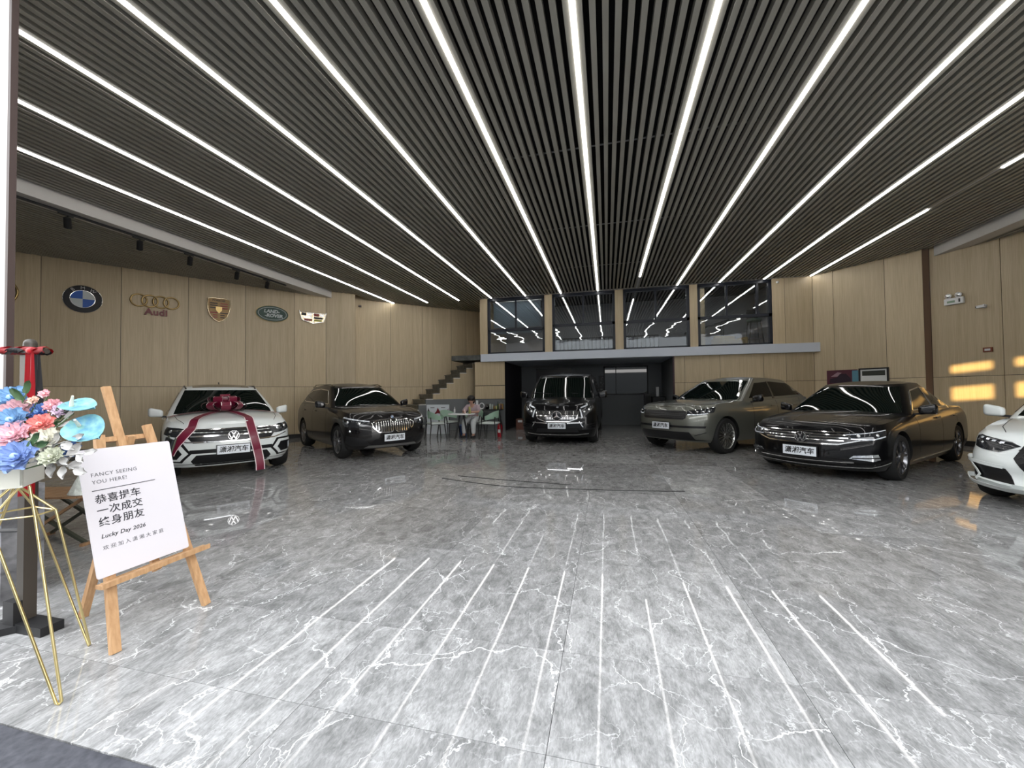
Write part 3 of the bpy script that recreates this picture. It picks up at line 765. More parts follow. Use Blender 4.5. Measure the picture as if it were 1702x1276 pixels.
LENS_W = mat('running_light', (.8, .84, .9), .12, .3)
SEC = [(0, .12, .14, .07), (.12, .05, .05, .02), (.3, .01, .0, 0), (.5, 0, 0, 0), (.72, .015, .03, .005), (.88, .06, .08, .03), (1, .16, .12, .085)]

# --- white compact SUV with a gift ribbon -------------------------------------------------
white = PAINT('pearl_white_paint', (.72, .76, .75), 0, .3)
T = Car(dict(L=4.32, W=1.819, z0=.21, lf=.62, nf=2.7, lr=.45, nr=3, fo=.83, wb=2.68, R=.345, lensr=.036,
    shoulder=[(0, .84), (.35, .90), (1.1, .985), (1.8, .99), (3.2, 1.03), (4.0, 1.05), (4.32, .98)], crown=[(0, .02), (.35, .065), (1.2, .075), (3.9, .05), (4.32, .02)], section=SEC,
    cabin=dict(xf0=1.05, xf1=1.88, xr0=4.28, xr1=3.85, w0=.84, w1=.60, lf=.30, nf=2.6, lr=.3, nr=3, tx=2.2, crown=.05, roof=[(1.0, 1.46), (1.9, 1.485), (2.5, 1.525), (3.3, 1.50), (4.0, 1.44), (4.3, 1.40)])))
T.build('white_car', -5.941, 5.177, .955, white, 'white compact SUV with a dark red gift ribbon tied over its bonnet')
BG = mat('grille_black', (.008, .008, .009), .3)
T.one('windscreen', [(-.74, 1.02), (.74, 1.02), (.70, 1.14), (.575, 1.445), (-.575, 1.445), (-.70, 1.14)], DGLASS, .004, fn=lambda a, b_, o: T.front(a, b_, o))
T.pane_side([(1.62, 1.06), (2.15, 1.40), (2.75, 1.43), (3.35, 1.40), (3.75, 1.28), (3.75, 1.10)], trim=None)
T.one('grille', [(-.60, .68), (-.52, .595), (.52, .595), (.60, .68), (.56, .79), (-.56, .79)], BG, .004)
T.strip('grille_bar', [(-.90, .79), (-.55, .80), (0, .80), (.55, .80), (.90, .79)], .018, CHROME, .012)
T.strip('grille_bar', [(-.56, .70), (0, .70), (.56, .70)], .022, CHROME, .012)
T.strip('grille_bar', [(-.86, .68), (-.60, .615), (0, .60), (.60, .615), (.86, .68)], .016, CHROME, .012)
T.lamp([(.53, .68), (.56, .80), (.80, .835), (1.06, .85), (1.03, .74), (.75, .69)])
T.badge('vw', 0, .69, .078)
T.one('lower_intake', [(-.52, .23), (.52, .23), (.56, .31), (.48, .405), (-.48, .405), (-.56, .31)], BG, .004)
T.one('intake_trim', [(-.60, .43), (.60, .43), (.56, .49), (-.56, .49)], BG, .003)
for g in (1, -1):
    hexo = [(.54, .43), (.65, .595), (1.03, .60), (1.10, .43), (1.0, .31), (.69, .29)]; hexw = [(.58, .435), (.68, .565), (1.0, .57), (1.06, .43), (.98, .335), (.71, .32)]; hexi = [(.66, .435), (.72, .525), (.97, .53), (1.01, .43), (.95, .365), (.74, .355)]
    h = T.both('corner_intake', hexo, BG, .004, (g,))[0]
    T.both('intake_surround', hexw, white, .010, (g,), parent=h); T.both('intake_opening', hexi, BG, .016, (g,), parent=h)
    T.strip('running_light', [(.93 * g, .50), (.95 * g, .40)], .035, LENS_W, .02, parent=h)
T.one('bumper_skirt', [(-1.15, .19), (1.15, .19), (1.12, .265), (-1.12, .265)], BLACK, .005)
T.plate(0, .47, .035); T.wheels((5, .030, .20), mat('rim_silver', (.35, .35, .36), .3, .9)); T.mirrors(1.55, .88, 1.03, white)
T.seams([[(1.55, .35), (1.5, .95)], [(2.55, .35), (2.6, 1.02)], [(3.35, .55), (3.45, 1.03)]]); T.handles((2.35, 3.2), .90, white)
T.topseam([[(.30, .62), (.6, .70), (1.15, .745)], [(.30, -.62), (.6, -.70), (1.15, -.745)]])
for g in (1, -1):
    b = B(); b.tube([(1.95, g * .56, 1.48), (2.2, g * .575, 1.53), (3.4, g * .56, 1.55), (3.8, g * .53, 1.49)], .014, 8); T.part('roof_rail', b, BLACK)
    bm = bmesh.new(); S = T.S
    for x in (S['fo'], S['fo'] + S['wb']):
        pts = [(x + cos(a) * (S['R'] + .065), S['R'] + sin(a) * (S['R'] + .065)) for a in [pi * k / 14 for k in range(15)]]
        T.line(pts, .05, lambda a, b_, o, g=g: T.side(a, b_, g, o, T.body_bvh), .004, bm)
    T.line([(1.3, .27), (3.0, .27)], .10, lambda a, b_, o, g=g: T.side(a, b_, g, o, T.body_bvh), .004, bm)
    T.part('wheel_arch_trim', bm, BLACK)
b = B(); b.bar((2.6, 0, 1.565), (2.68, 0, 1.62), .02, .012); T.part('antenna', b, BLACK)
bm = T.drape([(2.0, -.46), (3.3, -.44), (3.3, .44), (2.0, .46)], lambda a, b_, o: T.top(a, b_, o), .004, .1); T.part('sunroof', bm, BLACKG)

# --- dark grey SUV with kidney grille ------------------------------------------------------
dkg = PAINT('dark_grey_brown_paint', (.014, .013, .013), .2, .35, .6)
X = Car(dict(L=4.565, W=1.821, z0=.22, lf=.60, nf=2.8, lr=.45, nr=3, fo=.82, wb=2.78, R=.352, lampslope=.06, lensr=.046,
    shoulder=[(0, .86), (.35, .93), (1.2, 1.03), (1.9, 1.05), (3.4, 1.10), (4.2, 1.12), (4.56, 1.04)], crown=[(0, .02), (.35, .055), (1.3, .065), (4.1, .04), (4.56, .02)], section=SEC,
    cabin=dict(xf0=1.12, xf1=2.0, xr0=4.5, xr1=4.05, w0=.84, w1=.61, lf=.30, nf=2.6, lr=.3, nr=3, tx=2.4, crown=.05, roof=[(1.1, 1.49), (2.0, 1.52), (2.7, 1.565), (3.6, 1.54), (4.3, 1.48), (4.5, 1.44)])))
X.build('dark_grey_car', -4.299, 7.351, .95, dkg, 'dark grey-brown SUV with a chrome double kidney grille beside the staircase')
X.one('windscreen', [(-.75, 1.08), (.75, 1.08), (.71, 1.19), (.585, 1.475), (-.585, 1.475), (-.71, 1.19)], DGLASS, .004, fn=lambda a, b_, o: X.front(a, b_, o))
X.pane_side([(1.70, 1.12), (2.2, 1.43), (2.8, 1.47), (3.6, 1.44), (4.0, 1.32), (4.05, 1.19), (3.8, 1.16)], trim=CHROME)
for g in (1, -1):
    kp = [(.03, .58), (.02, .74), (.06, .80), (.35, .80), (.45, .74), (.43, .66), (.32, .56), (.08, .55)]
    k_ = X.both('kidney_grille', kp, BG, .006, (g,))[0]
    X.ringp('grille_frame', [(a * g, b_) for a, b_ in kp], .020, CHROME, .022, parent=k_)
    for i in range(7):
        u = .07 + i * .050; bm = bmesh.new(); X.line([(u * g, .57 + max(0, i - 4) * .03), (u * g, .79)], .017, X.wrap, .018, bm); X.part('grille_slat', bm, CHROME, k_)
    fg = X.both('fog_light', [(.66, .56), (.72, .625), (.94, .635), (.97, .59), (.90, .555)], BLACKG, .005, (g,))[0]
    p = X.wrap(.88 * g, .595, .0); b = B(); b.ball(p, .028, (.4, 1, 1), 10, 6); X.part('lens', b, mat('headlight_lens', (1, 1, 1)), fg)
    X.strip('running_light', [(.50 * g, .78), (.78 * g, .815), (1.12 * g, .862)], .022, LENS_W, .016)
    X.both('bumper_vent', [(.46, .30), (.62, .45), (.98, .50), (1.04, .36), (.9, .30)], BLACK, .004, (g,))
X.lamp([(.49, .71), (.50, .78), (.75, .82), (1.19, .875), (1.12, .74), (1.02, .68), (.70, .665)])
X.one('lower_intake', [(-.52, .29), (.52, .29), (.40, .42), (-.40, .42)], BG, .004)
X.one('skid_plate', [(-.62, .245), (.62, .245), (.52, .295), (-.52, .295)], mat('satin_silver', (.35, .35, .34), .35, .8), .010)
X.badge('bmw', 0, .0, .040, M=Matrix(((.5, 0, -.86, .085), (0, 0, 0, 0), (0, 0, 0, 0), (0, 0, 0, 1))) if False else None, fn=lambda a, b_, o: X.wrap(0, .855, o))
X.plate(0, .44, .035); X.wheels((5, .030, .20), mat('rim_silver', (.4, .4, .4))); X.mirrors(1.65, .90, 1.10, BLACKG)
X.seams([[(1.55, .4), (1.6, 1.02)], [(2.65, .35), (2.7, 1.06)], [(3.5, .55), (3.65, 1.1)]]); X.handles((2.45, 3.45), .95, dkg)
X.topseam([[(.3, .60), (.6, .69), (1.25, .745)], [(.3, -.60), (.6, -.69), (1.25, -.745)]])
for g in (1, -1):
    b = B(); b.tube([(2.05, g * .57, 1.52), (2.3, g * .585, 1.575), (3.6, g * .57, 1.59), (4.0, g * .54, 1.53)], .013, 8); X.part('roof_rail', b, BLACKG)

# --- black van ------------------------------------------------------------------------------
blk = PAINT('black_paint', (.003, .003, .0035), 0, .3, .5)
N = Car(dict(L=5.37, W=1.928, z0=.20, lf=.50, nf=2.9, lr=.3, nr=4, fo=.90, wb=3.2, R=.345, barrel=.02, lampslope=.3, lensr=.04,
    shoulder=[(0, .93), (.3, 1.0), (.85, 1.13), (1.3, 1.19), (5.0, 1.20), (5.37, 1.15)], crown=[(0, .03), (.3, .07), (1.0, .07), (5.0, .0), (5.37, .0)],
    section=[(0, .10, .06, .06), (.12, .04, .02, .02), (.35, .0, .0, 0), (.55, .01, 0, 0), (.78, .05, .0, .0), (.9, .09, .0, .02), (1, .17, .01, .05)],
    cabin=dict(xf0=.72, xf1=1.62, xr0=5.35, xr1=5.25, w0=.90, w1=.74, lf=.26, nf=2.6, lr=.2, nr=4, tx=2.4, crown=.05, taper=.02, bow=[(0, 0), (.5, .03), (1, 0)], rbow=.3, roof=[(.7, 1.76), (1.6, 1.79), (2.2, 1.84), (4.8, 1.84), (5.35, 1.78)])))
N.build('black_van', -1.226, 9.77, -.02, blk, 'black passenger van with a large chrome grille parked under the mezzanine', 'van')
N.one('windscreen', [(-.82, 1.17), (.82, 1.17), (.80, 1.25), (.70, 1.73), (-.70, 1.73), (-.80, 1.25)], DGLASS, .004, fn=lambda a, b_, o: N.front(a, b_, o))
N.pane_side([(1.30, 1.24), (1.75, 1.68), (2.5, 1.70), (5.0, 1.70), (5.1, 1.28)])
gp = [(-.55, .85), (-.49, .67), (-.30, .595), (.30, .595), (.49, .67), (.55, .85), (.49, .875), (-.49, .875)]
gr_ = N.one('grille', gp, BG, .006); N.ringp('grille_frame', gp[:6], .014, CHROME, .02, parent=gr_) if False else N.strip('grille_frame', gp[:6], .02, CHROME, .02, parent=gr_)
bm = bmesh.new(); N.line([(-.52, .745), (-.12, .735)], .028, N.wrap, .022, bm); N.line([(.52, .745), (.12, .735)], .028, N.wrap, .022, bm); N.part('grille_bar', bm, CHROME, gr_)
bm = bmesh.new()
for i in range(-13, 14):
    u = i * .038
    if abs(u) > .11: N.line([(u, .77), (u, .85)], .009, N.wrap, .016, bm)
    for z in (.635, .665, .695, .72):
        if abs(u) > .10 and abs(u) < .42 + (z - .66): N.line([(u - .008, z), (u + .008, z)], .010, N.wrap, .014, bm)
N.part('grille_mesh', bm, CHROME, gr_)
N.badge('star', 0, .735, .122, .03)
N.lamp([(.57, .92), (.60, .66), (.66, .70), (.82, .80), (.98, .92), (1.0, 1.02), (.80, .98)], style=2)
for g in (1, -1):
    N.strip('running_light', [(.59 * g, .90), (.63 * g, .70)], .032, LENS_W, .018)
    N.strip('running_light', [(.61 * g, .93), (.80 * g, .985), (.97 * g, 1.035)], .03, LENS_W, .018)
    N.strip('bumper_chrome', [(.55 * g, .60), (.64 * g, .46)], .022, CHROME, .012)
    for z in (.45, .49): N.strip('bumper_fin', [(.70 * g, z), (1.0 * g, z + .03)], .015, BLACKG, .015)
    N.one('bumper_vent', [(.62 * g, .40), (.68 * g, .53), (1.02 * g, .56), (1.02 * g, .40)], BG, .004)
N.strip('bumper_chrome', [(-.62, .57), (-.40, .565), (-.25, .555)], .028, CHROME, .012); N.strip('bumper_chrome', [(.62, .57), (.40, .565), (.25, .555)], .028, CHROME, .012)
N.one('lower_intake', [(-.55, .33), (.55, .33), (.50, .42), (-.50, .42)], BG, .005)
N.strip('bumper_lip', [(-.80, .30), (-.5, .27), (0, .265), (.5, .27), (.80, .30)], .016, CHROME, .018)
N.badge('star', 0, 0, .03, fn=lambda a, b_, o: N.top(.22, 0, o) if False else N.wrap(0, .95, o))
N.plate(0, .49, .035); N.wheels((10, .03, 0), mat('rim_silver', (.4, .4, .4))); N.mirrors(1.20, .98, 1.24, BLACKG, (.16, .24, .2))
N.seams([[(1.35, .4), (1.3, 1.15)], [(2.35, .35), (2.35, 1.75)], [(3.6, .35), (3.6, 1.75)]]); N.handles((2.2,), 1.0, blk)
N.topseam([[(.28, .62), (.5, .74), (.9, .82)], [(.28, -.62), (.5, -.74), (.9, -.82)]])
bm = bmesh.new(); N.line([(1.0, .0), (.93, -.6)], .03, lambda a, b_, o: N.top(a, b_, o), .015, bm) if False else None
for y0 in (.25, -.45):
    b = B(); b.bar((.93, y0, 1.285), (1.05, y0 + .55, 1.33), .02, .015); N.part('wiper', b, BLACK)

# --- grey SUV -------------------------------------------------------------------------------
vel = PAINT('green_grey_metallic_paint', (.17, .175, .15), .6, .32)
E_ = Car(dict(L=4.797, W=1.93, z0=.24, rise=.03, lf=.66, nf=2.7, lr=.5, nr=3, fo=.87, wb=2.874, R=.375, rim=.73, lensr=.026, lampslope=.03,
    shoulder=[(0, .93), (.35, 1.01), (1.3, 1.08), (2.0, 1.09), (3.6, 1.13), (4.5, 1.15), (4.8, 1.08)], crown=[(0, .02), (.35, .05), (1.4, .06), (4.4, .05), (4.8, .02)], section=SEC,
    cabin=dict(xf0=1.25, xf1=2.2, xr0=4.75, xr1=4.0, w0=.88, w1=.63, lf=.32, nf=2.6, lr=.35, nr=3, tx=2.4, crown=.045, roof=[(1.2, 1.55), (2.2, 1.585), (2.8, 1.62), (3.7, 1.575), (4.4, 1.49), (4.75, 1.42)])))
E_.build('grey_car', 1.156, 9.148, -.819, vel, 'green-grey metallic SUV with slim headlights and thin-spoked wheels, behind the black sedan')
E_.one('windscreen', [(-.78, 1.12), (.78, 1.12), (.74, 1.22), (.605, 1.54), (-.605, 1.54), (-.74, 1.22)], DGLASS, .004, fn=lambda a, b_, o: E_.front(a, b_, o))
E_.pane_side([(1.85, 1.15), (2.35, 1.49), (3.0, 1.53), (3.8, 1.49), (4.35, 1.33), (4.45, 1.21)])
for g in (1, -1):
    E_.one('black_pillar', [(2.80, 1.13), (2.88, 1.13), (2.92, 1.53), (2.86, 1.53)], BLACKG, .009, fn=lambda a, b_, o, g=g: E_.side(a, b_, g, o, E_.cabin_bvh))
g0 = [(-.56, .76), (-.50, .725), (.50, .725), (.56, .76), (.56, .885), (.50, .91), (-.50, .91), (-.56, .885)]
gg = E_.one('grille', g0, BG, .005)
bm = bmesh.new()
for r in range(4):
    for i in range(-10, 11): 
        z = .76 + r * .038; u = i * .05 + (r % 2) * .025
        if abs(u) < .52: E_.line([(u - .025, z), (u, z + .018), (u + .025, z)], .007, E_.wrap, .012, bm)
E_.part('grille_mesh', bm, mat('grille_grey', (.06, .06, .06), .3, .8), gg)
E_.lamp([(.57, .82), (.57, .905), (.80, .93), (1.25, .99), (1.15, .88), (.80, .82)], style=3)
for g in (1, -1):
    E_.strip('running_light', [(.59 * g, .83), (.80 * g, .833), (1.0 * g, .86)], .020, LENS_W, .014)
    E_.strip('running_light', [(.60 * g, .912), (.85 * g, .94), (1.20 * g, .985)], .010, CHROME, .014)
    E_.strip('side_slash', [(.95 * g, .47), (.72 * g, .40)], .012, BG, .008)
bs = [(-.92, .56), (.92, .56), (.96, .505), (.88, .47), (-.88, .47), (-.96, .505)]
E_.one('bumper_stripe', [(-.95, .60), (.95, .60), (.93, .555), (-.93, .555)], BG, .006)
E_.one('lower_intake', [(-.74, .31), (.74, .31), (.62, .47), (-.62, .47)], BG, .005)
E_.one('bumper_skirt', [(-1.15, .235), (1.15, .235), (1.15, .29), (-1.15, .29)], BLACK, .006)
E_.plate(0, .585, .04); E_.wheels((11, .016, .13), mat('rim_thin_silver', (.5, .5, .48), .25, .9)); E_.mirrors(1.85, .95, 1.13, BLACKG)
E_.seams([[(1.85, .4), (1.85, 1.07)], [(2.85, .35), (2.85, 1.1)], [(3.75, .6), (3.95, 1.13)]]); E_.handles((2.65, 3.65), .97, vel)
E_.topseam([[(.35, .66), (.7, .76), (1.6, .80)], [(.35, -.66), (.7, -.76), (1.6, -.80)]])
for g in (1, -1): E_.strip('pillar_trim', [(1.62, 1.19), (2.20, 1.55)], .012, CHROME, .012, fn=lambda a, b_, o, g=g: E_.side(a, b_, g, o, E_.cabin_bvh))

# --- black sedan ----------------------------------------------------------------------------
P = Car(dict(L=4.865, W=1.832, z0=.17, lf=.66, nf=2.6, lr=.5, nr=2.8, fo=.93, wb=2.871, R=.335, rim=.72, lampslope=.04, lensr=.03,
    shoulder=[(0, .70), (.35, .79), (1.3, .90), (2.0, .92), (3.5, .95), (4.4, .98), (4.86, .93)], crown=[(0, .02), (.35, .055), (1.4, .065), (4.0, .05), (4.4, .03), (4.86, .02)],
    section=[(0, .12, .14, .07), (.15, .03, .05, .02), (.3, .0, .0, 0), (.5, 0.01, 0, 0), (.72, .03, .03, .005), (.88, .06, .06, .03), (1, .15, .10, .085)],
    cabin=dict(xf0=1.28, xf1=2.18, xr0=4.25, xr1=3.35, w0=.84, w1=.57, lf=.32, nf=2.6, lr=.35, nr=2.6, tx=2.3, crown=.045, roof=[(1.2, 1.37), (2.2, 1.40), (2.75, 1.43), (3.4, 1.395), (4.2, 1.32)])))
P.build('black_sedan', 2.831, 6.819, -.799, blk, 'glossy black sedan with chrome grille bars and chrome window line, front right')
P.one('windscreen', [(-.74, .95), (.74, .95), (.70, 1.05), (.545, 1.355), (-.545, 1.355), (-.70, 1.05)], DGLASS, .004, fn=lambda a, b_, o: P.front(a, b_, o))
P.pane_side([(1.78, .985), (2.3, 1.29), (2.8, 1.345), (3.3, 1.315), (3.75, 1.17), (4.0, 1.03), (3.8, 1.01)], trim=CHROME)
for g in (1, -1): P.one('black_pillar', [(2.80, .97), (2.87, .97), (2.89, 1.34), (2.84, 1.34)], BLACKG, .009, fn=lambda a, b_, o, g=g: P.side(a, b_, g, o, P.cabin_bvh))
g1 = [(-.60, .63), (-.45, .52), (.45, .52), (.60, .63), (.56, .715), (-.56, .715)]
gg = P.one('grille', g1, BG, .004)
for z, h in ((.705, .60), (.668, .60), (.63, .57), (.59, .52)): P.strip('grille_bar', [(-h, z + .005), (0, z), (h, z + .005)], .013, CHROME, .014, parent=gg)
P.strip('grille_bar', [(-.70, .61), (-.46, .545), (0, .53), (.46, .545), (.70, .61)], .016, CHROME, .016, parent=gg)
P.badge('vw', 0, .62, .08, .03)
P.lamp([(.49, .655), (.62, .70), (.85, .725), (1.13, .765), (1.04, .65), (.88, .61), (.66, .60)])
for g in (1, -1):
    P.strip('running_light', [(.60 * g, .625), (.86 * g, .625), (1.04 * g, .665)], .012, LENS_W, .014)
    P.strip('running_light', [(.55 * g, .68), (.86 * g, .715), (1.10 * g, .75)], .009, LENS_W, .014)
    f = P.both('fog_light', [(.57, .355), (.62, .40), (.90, .42), (.93, .35), (.84, .325)], mat('headlight_lens', (1, 1, 1)), .008, (g,))[0]
    P.strip('fog_bar', [(.60 * g, .365), (.92 * g, .375)], .016, BG, .016, parent=f)
P.one('lower_intake', [(-.55, .26), (.55, .26), (.50, .33), (-.50, .33)], BG, .004)
P.strip('bumper_lip', [(-1.12, .31), (-.85, .235), (0, .215), (.85, .235), (1.12, .31)], .014, CHROME, .018)
P.strip('bumper_chrome', [(-.62, .30), (0, .285), (.62, .30)], .012, CHROME, .012)
P.plate(0, .415, .04); P.wheels((5, .026, .22), mat('rim_dark_silver', (.22, .22, .23), .25, .9)); P.mirrors(1.78, .88, .99, BLACKG)
P.seams([[(1.65, .35), (1.68, .9)], [(2.82, .3), (2.84, .96)], [(3.60, .5), (3.85, .97)]]); P.handles((2.65, 3.62), .84, BLACKG)
P.strip('sill_chrome', [(1.40, .245), (3.35, .265)], .02, CHROME, .008, fn=lambda a, b_, o: P.side(a, b_, -1, o, P.body_bvh))
P.strip('sill_chrome', [(1.40, .245), (3.35, .265)], .02, CHROME, .008, fn=lambda a, b_, o: P.side(a, b_, 1, o, P.body_bvh))
P.topseam([[(.3, .60), (.6, .70), (1.5, .77)], [(.3, -.60), (.6, -.70), (1.5, -.77)]])
P.topseam([[(.30, .22), (.8, .30), (1.2, .36)], [(.30, -.22), (.8, -.30), (1.2, -.36)]])

# --- white sedan cut by the right edge --------------------------------------------------------
A_ = Car(dict(L=4.76, W=1.87, z0=.19, lf=.60, nf=3.0, lr=.5, nr=2.8, fo=.85, wb=2.82, R=.34, rim=.72, lampslope=-.05, lensr=.022,
    shoulder=[(0, .74), (.35, .82), (1.3, .91), (2.0, .93), (3.5, .96), (4.3, .98), (4.76, .93)], crown=[(0, .02), (.35, .04), (1.4, .055), (4.0, .04), (4.76, .02)],
    section=[(0, .10, .14, .06), (.12, .0, .05, .01), (.3, .03, .0, .01), (.5, 0.0, 0, 0), (.55, .0, .0, .0), (.72, .04, .03, .02), (.88, .07, .06, .03), (1, .15, .10, .085)],
    cabin=dict(xf0=1.22, xf1=2.1, xr0=4.2, xr1=3.3, w0=.84, w1=.58, lf=.32, nf=2.6, lr=.35, nr=2.6, tx=2.3, crown=.045, roof=[(1.2, 1.34), (2.1, 1.37), (2.7, 1.39), (3.4, 1.35), (4.2, 1.28)])))
A_.build('white_sedan', 4.575, 4.98, -.845, white, 'white sporty car cut off by the right edge, with dark angular side intakes')
A_.one('windscreen', [(-.74, .96), (.74, .96), (.70, 1.05), (.55, 1.32), (-.55, 1.32), (-.70, 1.05)], DGLASS, .004, fn=lambda a, b_, o: A_.front(a, b_, o))
A_.pane_side([(1.72, 1.0), (2.25, 1.27), (2.8, 1.30), (3.3, 1.27), (3.9, 1.05)], trim=BLACKG)
gA = A_.one('grille', [(-.38, .30), (.38, .30), (.54, .56), (.48, .71), (.40, .74), (-.40, .74), (-.48, .71), (-.54, .56)], BG, .006)
bm = bmesh.new()
for r in range(8):
    for i in range(-8, 9):
        z = .38 + r * .045; u = i * .06 + (r % 2) * .03
        if abs(u) < .38 + .12 * min(1, (z - .34) / .2): A_.line([(u - .03, z), (u, z + .02), (u + .03, z)], .007, A_.wrap, .012, bm)
A_.part('grille_mesh', bm, mat('grille_grey', (.06, .06, .06)), gA)
A_.lamp([(.50, .69), (.58, .73), (.75, .755), (1.02, .785), (1.06, .77), (1.0, .65), (.85, .625), (.67, .61)], style=2)
for g in (1, -1):
    for i in range(4):
        u = .64 + i * .085; A_.strip('running_light', [(u * g, .715 + i * .012), ((u + .045) * g, .72 + i * .012)], .018, LENS_W, .014)
    c_ = A_.both('side_intake', [(.53, .28), (.60, .44), (1.04, .475), (1.0, .32), (.86, .285)], BG, .006, (g,))[0]
    A_.strip('intake_fin', [(.97 * g, .475), (.84 * g, .335), (.88 * g, .28)], .026, white, .03, parent=c_); A_.strip('bumper_ridge', [(.60 * g, .46), (.85 * g, .485), (1.06 * g, .50), (1.30 * g, .52)], .035, white, .035)
    A_.strip('intake_fin', [(.54 * g, .272), (.86 * g, .305)], .016, white, .03, parent=c_)
    A_.strip('bumper_lip', [(.10 * g, .235), (.60 * g, .215), (.90 * g, .245), (1.12 * g, .29), (1.2 * g, .30)], .05, white, .05)
A_.plate(0, .47, .03); A_.wheels((10, .03, 0), mat('rim_dark_silver', (.2, .2, .2))); A_.mirrors(1.66, .87, 1.0, white, (.15, .22, .15))
A_.seams([[(1.6, .35), (1.6, .9)], [(2.75, .3), (2.8, .96)]])
A_.topseam([[(.3, .62), (.6, .70), (1.4, .765)], [(.3, -.62), (.6, -.70), (1.4, -.765)]])

# ------------------------------------------------------------------ gift ribbon on the white SUV
RIB = mat('crimson_satin', (.16, .006, .03), .3, coat=.2); EDGE = mat('white_satin_edge', (.8, .7, .7), .35)
gb = empty('gift_ribbon', T.root.location, T.root.rotation_euler[2]); tag(gb, 'dark red gift ribbon with white edges and a big bow on the white compact SUV', 'ribbon')
def ribbon(name, pts, w):
    """pts: centre positions on the surface with half-width direction"""
    bm = bmesh.new(); prev = None; mi = [1, 0, 1]
    for c, d, n in pts:
        row = [bm.verts.new(c + d * (w * k)) for k in (-.5, -.41, .41, .5)] + [bm.verts.new(c + d * (w * k) - n * .004) for k in (.5, -.5)]
        if prev:
            for k in range(3):
                f = bm.faces.new([prev[k], prev[k + 1], row[k + 1], row[k]]); f.material_index = mi[k]; f.smooth = True
            f = bm.faces.new([prev[4], prev[5], row[5], row[4]]); f.material_index = 0
        prev = row
    return obj(name, bm, [RIB, EDGE], gb, smooth=40)
def path_pts(P, N=None):
    out = []; up_ = Vector((-.6, 0, .8))
    for i, p in enumerate(P):
        t = (P[min(i + 1, len(P) - 1)] - P[max(i - 1, 0)]).normalized(); n = N[i] if N else up_
        out.append((p, t.cross(n).normalized(), n))
    return out
def tailpath(tops, wraps, off=.02):
    P = []; Nn = []
    def seg(L, fn, k=8):
        for a, b_ in zip(L, L[1:]):
            for i in range(k):
                t = i / k; x, y = a[0] + (b_[0] - a[0]) * t, a[1] + (b_[1] - a[1]) * t; P.append(fn(x, y, off)); Nn.append((fn(x, y, off + .1) - P[-1]).normalized())
        P.append(fn(*L[-1], off)); Nn.append((fn(*L[-1], off + .1) - P[-1]).normalized())
    if tops: seg(tops, lambda x, y, o: T.top(x, y, o))
    if wraps: seg(wraps, lambda u, z, o: T.wrap(u, z, o))
    # smooth
    for _ in range(2):
        P = [P[0]] + [(P[i - 1] + P[i] * 2 + P[i + 1]) / 4 for i in range(1, len(P) - 1)] + [P[-1]]
        Nn = [Nn[0]] + [(Nn[i - 1] + Nn[i] + Nn[i + 1]).normalized() for i in range(1, len(Nn) - 1)] + [Nn[-1]]
    return P, Nn
BX, BY = 1.0, .04
P_, N_ = tailpath([(BX, BY), (.7, -.10), (.40, -.20), (.24, -.24)], [(-.25, .84), (-.27, .70), (-.30, .55), (-.33, .42)]); 
e_ = P_[-1]; P_ += [e_ + Vector((-.02, -.02, -.12)), e_ + Vector((-.03, -.035, -.24)), e_ + Vector((-.02, -.04, -.34))]; N_ += [N_[-1]] * 3
ribbon('tail', path_pts(P_, N_), .135)
P_, N_ = tailpath([(BX, BY), (.75, .25), (.50, .42), (.30, .50)], [(.56, .85), (.64, .72), (.74, .58), (.82, .44)]); ribbon('tail', path_pts(P_, N_), .135)
P_, N_ = tailpath([(BX + .06, BY), (.98, .35), (.92, .72), (.85, .80)], None, .022); ribbon('tail', path_pts(P_, N_), .09)
P_, N_ = tailpath([(BX + .06, BY), (.98, -.35), (.92, -.72), (.85, -.80)], None, .022); ribbon('tail', path_pts(P_, N_), .09)
K0 = T.top(BX, BY, .05)
for k, (az, el, ln) in enumerate([(0, 10, .26), (50, 12, .25), (-50, 12, .25), (90, 8, .28), (-90, 8, .28), (140, 20, .25), (-140, 20, .25), (180, 30, .24), (30, 50, .24), (-30, 52, .24), (110, 48, .24), (-110, 48, .24), (0, 80, .22)]):
    a = radians(az); e = radians(el * .8); ln *= 1.2; d = Vector((-cos(a) * cos(e), sin(a) * cos(e), sin(e))); sd_ = Vector((sin(a), cos(a), 0)); n = d.cross(sd_).normalized()
    if n.z < 0: n = -n
    pts = []
    for i in range(14):
        t = i / 14 * 2 * pi; r = (1 - cos(t)) / 2 * ln; h = sin(t) * ln * .27
        pts.append((K0 + d * r + n * h + Vector((0, 0, .02)), sd_, n))
    ribbon('bow_loop', pts, .145)
b = B(); b.ball(K0 + Vector((0, 0, .04)), .05); obj('knot', b, RIB, gb, smooth=60)

